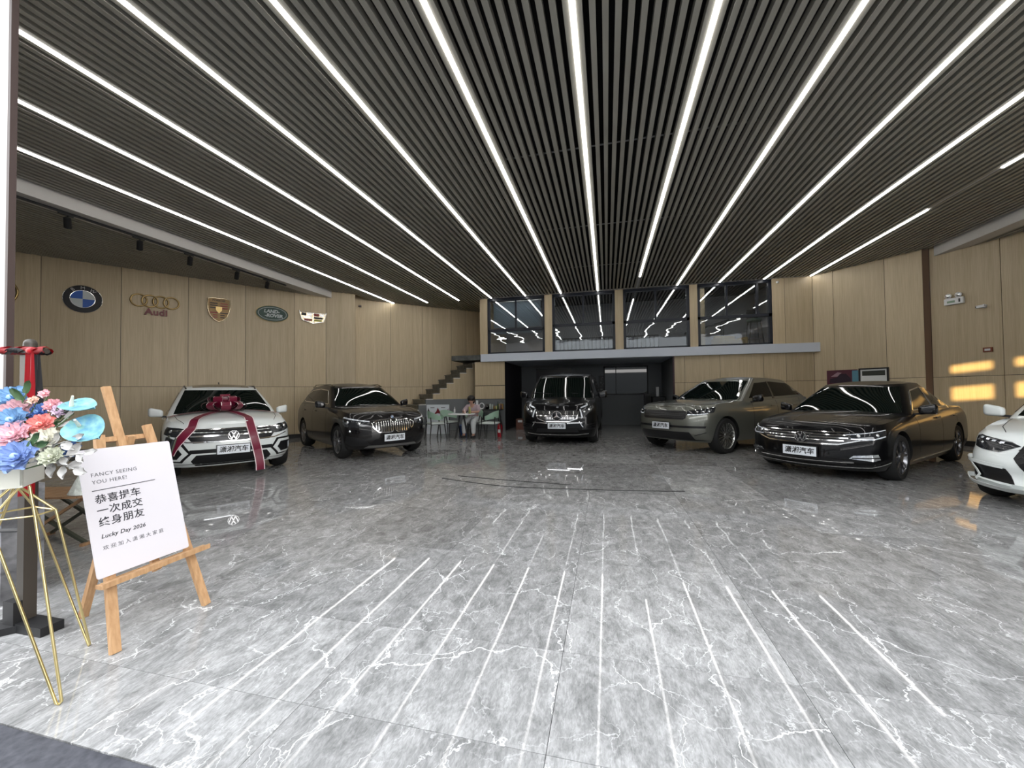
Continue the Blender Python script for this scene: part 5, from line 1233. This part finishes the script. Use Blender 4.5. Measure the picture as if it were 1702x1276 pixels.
# ------------------------------------------------------------------ mezzanine furniture
BLIND = bpy.data.materials.new('blind_grey'); BLIND.use_nodes = True; n_ = BLIND.node_tree; n_.nodes.clear()
o_ = n_.nodes.new('ShaderNodeOutputMaterial'); m_ = n_.nodes.new('ShaderNodeMixShader'); d_ = n_.nodes.new('ShaderNodeBsdfDiffuse'); t_ = n_.nodes.new('ShaderNodeBsdfTranslucent')
d_.inputs[0].default_value = (.6, .68, .74, 1); t_.inputs[0].default_value = (.7, .78, .85, 1); n_.links.new(d_.outputs[0], m_.inputs[1]); n_.links.new(t_.outputs[0], m_.inputs[2]); n_.links.new(m_.outputs[0], o_.inputs[0]); _m['blind_grey'] = BLIND
for x, y in ((-2.9, 13.84), (3.6, 13.84), (.2, 13.84)):  # fill lamps added out of sight behind the window heads to brighten upstairs
    r = empty('mezz_fill_lamp', (x, y, 4.97)); b = B(); b.box((0, 0, -.01), (1.5, .26, .08), bev=.01); obj('housing', b, WH, r, smooth=40)
    b = B(); b.box((0, 0, -.053), (1.44, .20, .008)); obj('diffuser', b, mat('fill_diffuser', (1, 1, 1), emit=(1, .95, .88), estr=9.0), r)
    tag(r, 'slim unseen fill lamp added above the upstairs windows, ' + ('left end' if x < 0 else 'right end' if x > 1 else 'middle'), 'lamp')
r = empty('yellow_armchair', (4.05, 14.6, 2.69), .3); tag(r, 'mustard yellow armchair behind the right upstairs window', 'armchair')
YEL = mat('mustard_fabric', (.42, .28, .05), .7)
b = B(); b.box((0, 0, .24), (.75, .6, .18), bev=.04); obj('seat', b, YEL, r, smooth=40); b = B(); b.box((0, .28, .30), (.75, .14, .42), bev=.04); obj('backrest', b, YEL, r, smooth=40)
for sx in (-1, 1):
    b = B(); b.box((sx * .40, 0, .22), (.12, .62, .36), bev=.03); obj('armrest', b, YEL, r, smooth=40)
    for sy in (-1, 1): b = B(); b.box((sx * .34, sy * .24, .07), (.04, .04, .15)); obj('leg', b, BLACK, r)
r = empty('bar_stool', (4.72, 14.3, 2.69)); tag(r, 'tall black bar stool behind the right upstairs window', 'stool')
b = B(); b.lathe([(.2, .86), (.22, .88), (.22, .94), (.19, .96)], 20); obj('seat', b, mat('pale_green_seat', (.10, .16, .13), .5), r, smooth=40); b = B(); b.box((0, .17, 1.12), (.34, .05, .36), bev=.02); obj('backrest', b, LEGB, r)
for sx in (-1, 1):
    for sy in (-1, 1): b = B(); b.tube([(sx * .22, sy * .2, 0), (sx * .14, sy * .14, .88)], .018, 8); obj('leg', b, LEGB, r, smooth=60)
b = B(); b.tube([(-.19, -.17, .3), (.19, -.17, .3), (.19, .17, .3), (-.19, .17, .3)], .012, 8, closed=True); obj('footrest', b, CHROME, r)
r = empty('black_bench', (3.55, 15.6, 2.69)); tag(r, 'black slanting treadmill-like bench behind the right upstairs window', 'bench')
b = B(); b.bar((-.7, 0, .75), (.75, 0, 1.15), .35, .06); obj('deck', b, LEGB, r)
for x, z in ((-.6, .75), (.55, 1.08)):
    for sy in (-.15, .15): b = B(); b.tube([(x, sy, 0), (x, sy, z)], .025, 8); obj('leg', b, LEGB, r, smooth=60)
for (x0, x1) in ((-1.72, .22), (.62, 1.70)):
    r = empty('balustrade', ((x0 + x1) / 2, FY + .42, 2.69)); tag(r, 'black baluster railing before a white panel, upstairs ' + ('second' if x0 < 0 else 'third') + ' window from the left', 'railing')
    L = x1 - x0; b = B(); b.box((0, .12, .26), (L, .03, .44)); obj('white_panel', b, mat('bright_panel', (.9, .9, .9), .5), r)
    b = B(); b.box((0, 0, .50), (L, .03, .04)); obj('top_rail', b, LEGB, r)
    n = int(L / .13)
    for k in range(n + 1): b = B(); b.box((-L / 2 + L * k / n, 0, .25), (.028, .028, .50)); obj('baluster', b, LEGB, r)
r = empty('roller_blind', (-3.1, FY + .30, 4.60)); tag(r, 'pale grey blind behind the leftmost upstairs window', 'blind')
b = B(); b.box((0, 0, -.46), (1.75, .01, .92)); obj('fabric', b, BLIND, r); b = B(); b.tube([(-.9, 0, 0), (.9, 0, 0)], .03, 10); b.box((-.8, 0, .2), (.03, .03, .40)); b.box((.8, 0, .2), (.03, .03, .40)); obj('roller', b, WH, r); b = B(); b.box((0, 0, -1.10), (1.75, .012, .10)); obj('lower_hem', b, mat('blind_grey', (.4, .4, .4)), r)

# ------------------------------------------------------------------ foreground left: easel with sign
r = empty('easel', (-2.6, 1.75, 0)); tag(r, 'pale pine easel holding the white welcome sign', 'easel')
def L_(p): return (p[0] + 2.6, p[1] - 1.75, p[2])
def wbar(nm, p0, p1, w, t, upv=(1, 0, .27)): b = B(); b.bar(L_(p0), L_(p1), w, t, upv); return obj(nm, b, WOODE, r)
tn = .268
def onp(y, z, o=0): return (-2.52 - tn * z + o, y, z)
wbar('leg', onp(1.53, 0), onp(1.625, 1.12), .042, .026); wbar('leg', onp(2.01, 0), onp(1.87, 1.16), .042, .026)
wbar('rear_leg', (-3.12, 1.73, 0), (-2.83, 1.785, 1.10), .040, .028); wbar('mast', onp(1.80, .30, -.03), onp(1.715, 1.40, -.03), .040, .022)
wbar('crossbar', onp(1.64, 1.085, -.05), onp(1.90, 1.085, -.05), .028, .05); wbar('crossbar', onp(1.56, .34), onp(1.96, .34), .04, .022)
wbar('ledge', (-2.575, 1.49, .350), (-2.575, 2.05, .350), .05, .020, (0, 0, 1)); wbar('ledge_lip', (-2.545, 1.49, .358), (-2.545, 2.05, .358), .010, .028, (0, 0, 1))
for y in (1.70, 1.80): b = B(); b.lathe([(.008, -.02), (.008, .02), (.012, .022)], 10, L_(onp(y, .34, .02)), 'x'); obj('bolt', b, GOLD, r)
sg = empty('welcome_sign'); a_ = math.atan(tn)
SM = frame_mat(Vector((-2.52 - tn * .715 + .022, 1.728, .715)), (0.02, 1, 0), (-sin(a_), 0, cos(a_))); sg.matrix_world = SM
tag(sg, 'white greeting board with black Chinese and English lettering on the easel', 'sign')
def rrect(wx, wy, r_, n=5):
    P = []
    for cx, cy, a0 in ((wx / 2 - r_, wy / 2 - r_, 0), (-wx / 2 + r_, wy / 2 - r_, 90), (-wx / 2 + r_, -wy / 2 + r_, 180), (wx / 2 - r_, -wy / 2 + r_, 270)):
        for k in range(n + 1): a = radians(a0 + 90 * k / n); P.append((cx + cos(a) * r_, cy + sin(a) * r_))
    return P
b = B(); b.prism(rrect(.455, .69, .012), 0, .006); obj('board', b, mat('foam_board_white', (.60, .575, .60), .5), sg)
INK = mat('sign_ink', (.03, .03, .035), .6); INK2 = mat('sign_ink_soft', (.10, .10, .11), .6)
def stext(nm, s, size, x, y, m=INK, **k): return text_obj(nm, s, size, m, sg, Matrix.Translation((x, y, .0065)), ext=.0004, align='LEFT', **k)
stext('text_line', 'FANCY SEEING', .029, -.185, .200, INK2, space=1.12); stext('text_line', 'YOU HERE!', .029, -.185, .160, INK2, space=1.12)
b = B(); b.box((-.04, .115, .007), (.30, .0035, .001)); obj('rule', b, INK, sg)
for i, s in enumerate(('恭喜提车', '一次成交', '终身朋友')): stext('text_line', s, .052, -.185, .062 - i * .062, INK, space=1.06, bold=.0006)
stext('text_line', 'Lucky Day 2026', .030, -.185, -.135, INK, shear=.25, space=1.05, bold=.0004); stext('text_line', '欢迎加入潇湘大家庭', .026, -.185, -.197, INK2, space=1.55)

# ------------------------------------------------------------------ flower stand
r = empty('plant_stand', (-2.62, 1.27, 0)); tag(r, 'thin brass wire plant stand on hairpin legs at left', 'plant stand')
C0 = Vector((0, 0, 0)); ap = [Vector((.02, -.055, .935)), Vector((.03, -.03, .935)), Vector((-.09, -.02, .935))]
feet = [Vector((.28, -.05, 0)), Vector((-.11, .27, 0)), Vector((-.20, -.25, 0))]
nodes_ = [Vector((-.02, -.13, .80)), Vector((.05, -.02, .795)), Vector((.03, .06, .80)), Vector((-.14, .07, .80)), Vector((-.16, -.02, .80)), Vector((-.12, -.13, .80))]
for k, (f, (i, j)) in enumerate(zip(feet, ((0, 1), (2, 3), (4, 5)))):
    e = (nodes_[i] - nodes_[j]).normalized() * .008
    b = B(); b.tube([ap[0] if k == 0 else ap[2], nodes_[i], f + e + Vector((0, 0, .012)), f + Vector((0, 0, .004)), f - e + Vector((0, 0, .012)), nodes_[j], ap[1] if k == 0 else ap[2]], .0055, 8); obj('hairpin_leg', b, BRASS, r, smooth=50)
b = B(); b.tube([n_ for n_ in nodes_], .004, 6, closed=True); obj('ring', b, BRASS, r, smooth=50)
pb = empty('planter_box', (-2.53, 1.19, .94)); tag(pb, 'pale grey rectangular planter box under the flowers', 'planter')
e1 = Vector((-.18, .16, 0)).normalized(); e2 = Vector((-.66, -.75, 0)).normalized()
def rbox(u0, u1, v0, v1, z0, z1): 
    c = e1 * ((u0 + u1) / 2) + e2 * ((v0 + v1) / 2); b = B(); b.box((c.x, c.y, (z0 + z1) / 2), (abs(u1 - u0), abs(v1 - v0), z1 - z0), Matrix((e1, -e2, (0, 0, 1))).transposed()); return b
PBm = mat('planter_pale', (.66, .66, .58), .35)
obj('base', rbox(0, .24, 0, .42, 0, .01), PBm, pb)
for q in ((0, .24, 0, .008), (0, .24, .412, .42), (0, .008, 0, .42), (.232, .24, 0, .42)): obj('side_panel', rbox(*q, .01, .13), PBm, pb)
o = obj('soil', rbox(.01, .23, .01, .41, .01, .10), mat('foam_green', (.05, .09, .05), .9), pb)
# petals and blossoms
def petal_mesh(w_, l_, cup, m, nm='petal'):
    b = B(); G = []
    for i in range(6):
        t = i / 5; row = []
        for j in range(5):
            s = (j / 4 - .5) * 2; ww = w_ * (sin(pi * (t * .82 + .12)) ** .8); row.append((s * ww / 2, t * l_ * (1 - .12 * s * s * t), cup * (t * t) + .18 * w_ * s * s + .004 * sin(s * 5 + t * 7)))
        G.append(row)
    b.grid(G); return finish(b.bm, nm, m, 80)
FC_ = {'b': ((.24, .42, .64), (.36, .54, .72)), 'b2': ((.22, .38, .75), (.3, .5, .8)), 'm': ((.66, .42, .46), (.6, .4, .45)), 'c': ((.80, .30, .27), (.8, .4, .35)), 'p': ((.80, .52, .42), (.8, .5, .4)), 'p2': ((.80, .44, .48), (.8, .5, .5)),
       'p3': ((.82, .52, .58), (.85, .65, .65)), 'w': ((.74, .72, .62), (.8, .78, .7)), 'r': ((.20, .34, .66), (.3, .45, .8)), 'B': ((.27, .38, .66), (.34, .46, .78)), 'w2': ((.58, .60, .48), (.6, .6, .5)), 'l': ((.68, .54, .66), (.7, .6, .7))}
FN = {'b': 'sky blue peony', 'b2': 'small blue carnation', 'm': 'dusty pink peony', 'c': 'coral pink aster', 'p': 'tiny peach blossom', 'p2': 'small pink blossom', 'p3': 'pale pink ranunculus', 'w': 'cream white dahlia', 'r': 'cornflower blue rose', 'B': 'large periwinkle blue bloom', 'w2': 'greenish cream blossom', 'l': 'lilac carnation'}
STEM = mat('stem_green', (.08, .14, .06), .6)
def flower(k, c, rad, label, face=(.45, -.75, .5)):
    o = empty('artificial_flower'); n = Vector(face).normalized(); x = n.cross(Vector((0, 0, 1))).normalized(); o.matrix_world = frame_mat(Vector(c), x, n.cross(x))
    c1, c2 = FC_[k]; m = mat('petal_' + k, c1, .65, bump=(60, .2, .01)); rings = [(9, 1.0, .30, .72), (8, .78, .52, .6), (6, .52, .70, .5), (4, .30, .75, .4)]
    if rad < .033: rings = [(6, 1.0, .35, .9), (4, .5, .6, .6)]
    for ri, (n_, s, cup, ww) in enumerate(rings):
        me = petal_mesh(rad * s * ww * 1.15, rad * s * 1.02, rad * cup * .8, m)
        for i in range(n_):
            p = link('petal', me, o); p.rotation_euler = (random.uniform(-.12, .12), random.uniform(-.1, .1), 2 * pi * i / n_ + ri * .4 + random.uniform(-.1, .1)); p.location = (0, 0, ri * rad * .06)
    b = B(); b.ball((0, 0, rad * .28), rad * .2); obj('centre', b, mat('centre_' + k, c2, .7), o, smooth=60)
    base = o.matrix_world.inverted() @ (Vector((-2.68, 1.18, 1.0)) + Vector((c[0] + 2.6, c[1] - 1.22, 0)) * .3)
    b = B(); b.tube([(0, 0, 0), tuple(Vector((0, 0, -rad)) * .8), tuple(base)], .0028, 5); obj('stem', b, STEM, o)
    tag(o, label, 'flower', 'artificial flowers in the planter box'); return o
random.seed(11)
FL = [('b', (-2.723, 1.246, 1.334), .066, 'topmost sky blue peony at the left edge'), ('p', (-2.706, 1.302, 1.307), .024, 'tiny peach blossom right of the topmost blue peony'), ('p2', (-2.646, 1.315, 1.355), .024, 'small pink blossom standing highest, before the red cloth'),
      ('m', (-2.634, 1.217, 1.27), .066, 'dusty pink peony between two sky blue peonies'), ('b2', (-2.61, 1.274, 1.267), .048, 'blue carnation above the coral flower'), ('p2', (-2.541, 1.291, 1.298), .036, 'pink blossom right of the blue carnation'),
      ('l', (-2.492, 1.303, 1.277), .042, 'lilac carnation left of the upper blue-green anthurium'), ('b', (-2.58, 1.18, 1.235), .064, 'lower sky blue peony at the left edge'), ('c', (-2.497, 1.231, 1.213), .056, 'coral pink aster in the middle of the bunch'),
      ('p3', (-2.531, 1.162, 1.173), .068, 'pale pink ranunculus at left below the blue peony'), ('w', (-2.446, 1.224, 1.149), .058, 'cream white dahlia in the middle'), ('r', (-2.371, 1.264, 1.096), .044, 'cornflower blue rose nearest the sign board'),
      ('B', (-2.456, 1.141, 1.082), .075, 'large periwinkle blue bloom hanging over the box'), ('w2', (-2.369, 1.203, 1.077), .046, 'greenish cream blossom right of the large blue bloom'),
      ('B', (-2.60, 1.08, 1.10), .08, 'second periwinkle bloom at the picture edge'), ('p', (-2.59, 1.25, 1.325), .022, 'tiny peach blossom under the highest pink one')]
for f in FL: flower(*f)
def anthurium(c, L, face, lab, roll):
    o = empty('artificial_flower'); n = Vector(face).normalized(); x = Vector((0, 0, 1)).cross(n).normalized(); M = frame_mat(Vector(c), x, n.cross(x)) @ Matrix.Rotation(roll, 4, 'Z'); o.matrix_world = M
    b = B(); G = []
    for i in range(9):
        t = i / 8; row = []
        for j in range(9):
            s = (j / 8 - .5) * 2; w_ = L * .46 * (sin(pi * (t ** .72)) ** .75 + .02); y = L * (t - .3) - L * .14 * (abs(s) ** 1.2) * max(0, 1 - t * 2.5); row.append((s * w_, y, .10 * L * s * s + .05 * L * sin(t * 6) * abs(s)))
        G.append(row)
    b.grid(G); m = vary(mat('blue_green_spathe', (.2, .5, .6), .5), 30, (.05, .20, .36), (.20, .40, .34)); obj('spathe', b, m, o, smooth=80)
    b = B(); b.tube([(0, -L * .18, 0), (0, -L * .1, L * .2), (0, L * .0, L * .42)], .007, 8, rs=[.008, .007, .004]); obj('spadix', b, mat('spadix_cream', (.75, .72, .62), .6), o, smooth=60)
    base = M.inverted() @ Vector((-2.62, 1.15, 1.0)); b = B(); b.tube([(0, -L * .18, 0), (0, -L * .2, -L * .3), tuple(base)], .003, 5); obj('stem', b, STEM, o)
    tag(o, lab, 'flower', 'artificial flowers in the planter box')
anthurium((-2.394, 1.295, 1.295), .13, (.2, -.35, .9), 'upper blue-green heart-shaped anthurium', -1.9)
anthurium((-2.337, 1.29, 1.195), .155, (.35, -.65, .65), 'lower and larger blue-green heart-shaped anthurium', -2.2)
LEAFW = mat('pale_grey_leaf', (.44, .43, .41), .6); LEAFG = mat('dark_green_leaf', (.05, .10, .04), .5)
lm_ = petal_mesh(.034, .075, .010, LEAFW, 'leaf'); lg_ = petal_mesh(.035, .07, .01, LEAFG, 'leaf')
def spray(c0, c1, n_, me, lab, stem_m):
    o = empty('leaf_spray', c0); d = Vector(c1) - Vector(c0)
    b = B(); b.tube([(0, 0, 0), tuple(d * .5 + Vector((0, 0, .01))), tuple(d)], .0025, 5); obj('stem', b, stem_m, o)
    for i in range(n_):
        p = link('leaf', me, o); p.location = d * (.25 + .75 * i / max(1, n_ - 1)); t = d.normalized(); side = t.cross(Vector((.5, -.8, .3))).normalized() * (1 if i % 2 else -1)
        y = (t * .8 + side * (.8 if i < n_ - 1 else 0)).normalized(); z = Vector((.5, -.8, .35)) + Vector((random.uniform(-.4, .4), random.uniform(-.3, .3), random.uniform(-.3, .3))); x = y.cross(z).normalized(); p.rotation_euler = frame_mat((0, 0, 0), x, y).to_euler()
        p.scale = [random.uniform(.8, 1.15)] * 3
    tag(o, lab, 'foliage', 'artificial leaves among the flowers')
spray((-2.56, 1.19, 1.06), (-2.33, 1.25, 1.15), 5, lm_, 'pale grey leaf spray reaching under the lower anthurium', LEAFW)
spray((-2.54, 1.19, 1.04), (-2.25, 1.25, 1.09), 7, lm_, 'pale grey leaf spray reaching over the sign corner', LEAFW)
spray((-2.50, 1.22, 1.06), (-2.30, 1.24, 1.02), 6, lm_, 'pale grey leaf spray drooping below the blue rose', LEAFW)
spray((-2.56, 1.21, 1.07), (-2.45, 1.29, 1.24), 5, lm_, 'white leaf spray rising beside the lilac carnation', LEAFW)
spray((-2.60, 1.22, 1.10), (-2.47, 1.30, 1.26), 6, lg_, 'dark green leaf spray behind the coral aster', STEM)
spray((-2.60, 1.13, 1.08), (-2.42, 1.18, 1.13), 6, lg_, 'dark green leaf spray under the pink ranunculus', STEM)
spray((-2.66, 1.20, 1.12), (-2.62, 1.24, 1.36), 6, lg_, 'dark green leaf spray behind the pink blossoms', STEM)
spray((-2.62, 1.12, 1.1), (-2.66, 1.20, 1.25), 8, lm_, 'pale leaf spray among the left peonies', LEAFW)

# ------------------------------------------------------------------ rack with red and black cloth, camp table
r = empty('stand_frame', (-3.33, 1.59, 0)); tag(r, 'dark metal post frame with a cross bar wrapped in cloth at the left edge', 'frame')
DK = mat('bronze_black_metal', (.045, .038, .030), .45)
b = B(); b.box((0, 0, .82), (.058, .058, 1.62)); b.tube([(0, 0, 1.62), (0, 0, 1.66)], .029, 12); b.ball((0, 0, 1.66), .029); obj('post', b, DK, r, smooth=35)
b = B(); b.box((-.02, -.02, .10), (.09, .09, .14)); obj('socket', b, BLACK, r)
b = B(); b.box((.06, -.01, .025), (.36, .10, .05)); obj('base_foot', b, BLACK, r); b = B(); b.bar((.02, -.02, .02), (-.35, -.42, .02), .08, .04); obj('base_foot', b, BLACK, r)
b = B(); b.tube([(.21, -.035, 1.605), (-.6, -.035, 1.64)], .016, 10); obj('cross_bar', b, DK, r); b = B(); b.tube([(0, 0, .56), (-.5, -.05, .53)], .012, 8); obj('lower_rod', b, BLACK, r)
REDC = mat('red_satin_cloth', (.42, .008, .015), .45); BLKC = mat('black_satin_cloth', (.008, .006, .008), .5)
cl = empty('red_and_black_cloth', (-3.33, 1.59, 0)); tag(cl, 'red and black satin cloth wound round the bar and hanging down behind the flowers', 'cloth')
def twist(ph, m, r0=.020):
    b = B(); G = []
    for i in range(40):
        t = i / 39; x = .22 - .82 * t; z = 1.605 + .035 * t; row = []
        for j in range(5):
            a = ph + t * 16 + (j / 4 - .5) * 2.6; rr = r0 + .006 * sin(t * 40 + j); row.append((x + (j / 4 - .5) * .01, -.035 + cos(a) * rr, z + sin(a) * rr))
        G.append(row)
    b.grid(G); bmesh.ops.solidify(b.bm, geom=b.bm.faces[:], thickness=.002); return obj('wrap', b, m, cl, smooth=60)
twist(0, REDC); twist(2.4, REDC, .022); twist(4.6, BLKC, .021)
def drop(x0, x1, w0, w1, z1, m, y=-.05, nm='hanging_end'):
    b = B(); G = []
    for i in range(22):
        t = i / 21; z = 1.62 - (1.62 - z1) * t; row = []; xc = x0 + (x1 - x0) * t; ww = w0 + (w1 - w0) * min(1, t * 1.6)
        for j in range(9):
            s = j / 8 - .5; row.append((xc + s * ww, y + .012 * sin(s * 14 + t * 3) * (.4 + t), z - (.02 * abs(s) if i == 21 else 0)))
        G.append(row)
    b.grid(G); bmesh.ops.solidify(b.bm, geom=b.bm.faces[:], thickness=.002); return obj(nm, b, m, cl, smooth=70)
drop(.10, .085, .055, .115, .78, REDC); drop(.135, .19, .04, .055, .93, BLKC, -.04); drop(.085, .02, .03, .05, 1.02, BLKC, -.03)
b = B(); b.ball((.10, -.04, 1.61), .026, (1.2, .9, .9), 14, 8); obj('knot', b, REDC, cl, smooth=60)
r = empty('folding_table', (-4.95, 2.62, 0), .30); tag(r, 'low folding camp table with a wooden slat top behind the red cloth', 'table')
BRW = vary(mat('camp_wood', (.3, .17, .08), .5), 8, (.24, .14, .07), (.36, .21, .11), vec=(1, 8, 1)); GUN = mat('olive_grey_tube', (.07, .075, .055), .4, .4)
for k in range(7): b = B(); b.box((-.36 + k * .12, 0, .445), (.114, .44, .016)); obj('slat', b, BRW, r)
for sy in (-.17, .17):
    b = B(); b.bar((-.32, sy, .012), (.30, sy * .9, .43), .03, .022); obj('leg', b, BRW if sy < 0 else GUN, r); b = B(); b.bar((.32, sy * .85, .012), (-.30, sy * .9, .43), .03, .022); obj('leg', b, GUN, r)
for x in (-.32, .32): b = B(); b.bar((x, -.2, .015), (x, .2, .015), .03, .025); obj('foot_bar', b, BRW, r)
r = empty('folding_chair', (-5.25, 3.35, 0), -.5); tag(r, 'black fabric folding camp chair behind the low camp table', 'chair')
b = B(); b.box((0, 0, .38), (.5, .48, .02)); obj('seat', b, BLKC, r); b = B(); b.box((-.05, .27, .62), (.5, .02, .42), Matrix.Rotation(-.2, 3, 'X')); obj('backrest', b, mat('navy_black_fabric', (.012, .016, .022), .7), r)
for sx in (-.26, .26):
    b = B(); b.tube([(sx, -.26, 0), (sx, .22, .42), (sx, .33, .85)], .011, 8); obj('leg', b, GUN, r, smooth=60); b = B(); b.tube([(sx, .28, 0), (sx, -.24, .42), (sx, -.26, .60)], .011, 8); obj('leg', b, GUN, r, smooth=60); b = B(); b.box((sx, 0, .61), (.05, .5, .02), bev=.005); obj('armrest', b, BRW, r)
r = empty('paper_cone', (-4.68, 2.62, .454)); tag(r, 'crumpled white paper lampshade on the low camp table beside the sign', 'lampshade')
b = B(); random.seed(5); G = []
for i in range(7):
    t = i / 6; G.append([(cos(2 * pi * j / 14) * (.13 - .10 * t + random.uniform(-.006, .006)), sin(2 * pi * j / 14) * (.13 - .10 * t + random.uniform(-.006, .006)), .005 + .25 * t) for j in range(14)] )
for row in G: row.append(row[0])
b.grid(G); bmesh.ops.remove_doubles(b.bm, verts=b.bm.verts, dist=1e-5); obj('shade', b, mat('white_crumpled_paper', (.68, .72, .66), .7, bump=(25, .8, .02)), r); b = B(); b.lathe([(.10, 0), (.10, .01)], 20); obj('base', b, WH, r)

for k, pts in enumerate(([(-2.53, 5.75), (-1.91, 5.53), (-1.33, 5.39), (-.26, 5.46), (.38, 5.51), (.98, 5.60)], [(-2.35, 5.96), (-1.43, 5.79), (-.53, 5.69)])):
    P_ = [Vector((x, y, .005)) for x, y in pts]; r = empty('floor_cable', (0, 0, 0)); b = B(); Q = []
    for a_, c_ in zip(P_, P_[1:]):
        for i in range(5): Q.append(a_.lerp(c_, i / 5))
    Q.append(P_[-1])
    for _ in range(3): Q = [Q[0]] + [(Q[i - 1] + Q[i] * 2 + Q[i + 1]) / 4 for i in range(1, len(Q) - 1)] + [Q[-1]]
    b.tube(Q, .0045, 6); obj('cable', b, BLACK, r, smooth=60); tag(r, ['longer thin black cable lying across the marble floor before the van', 'shorter thin black cable lying behind the longer one on the floor'][k], 'cable')
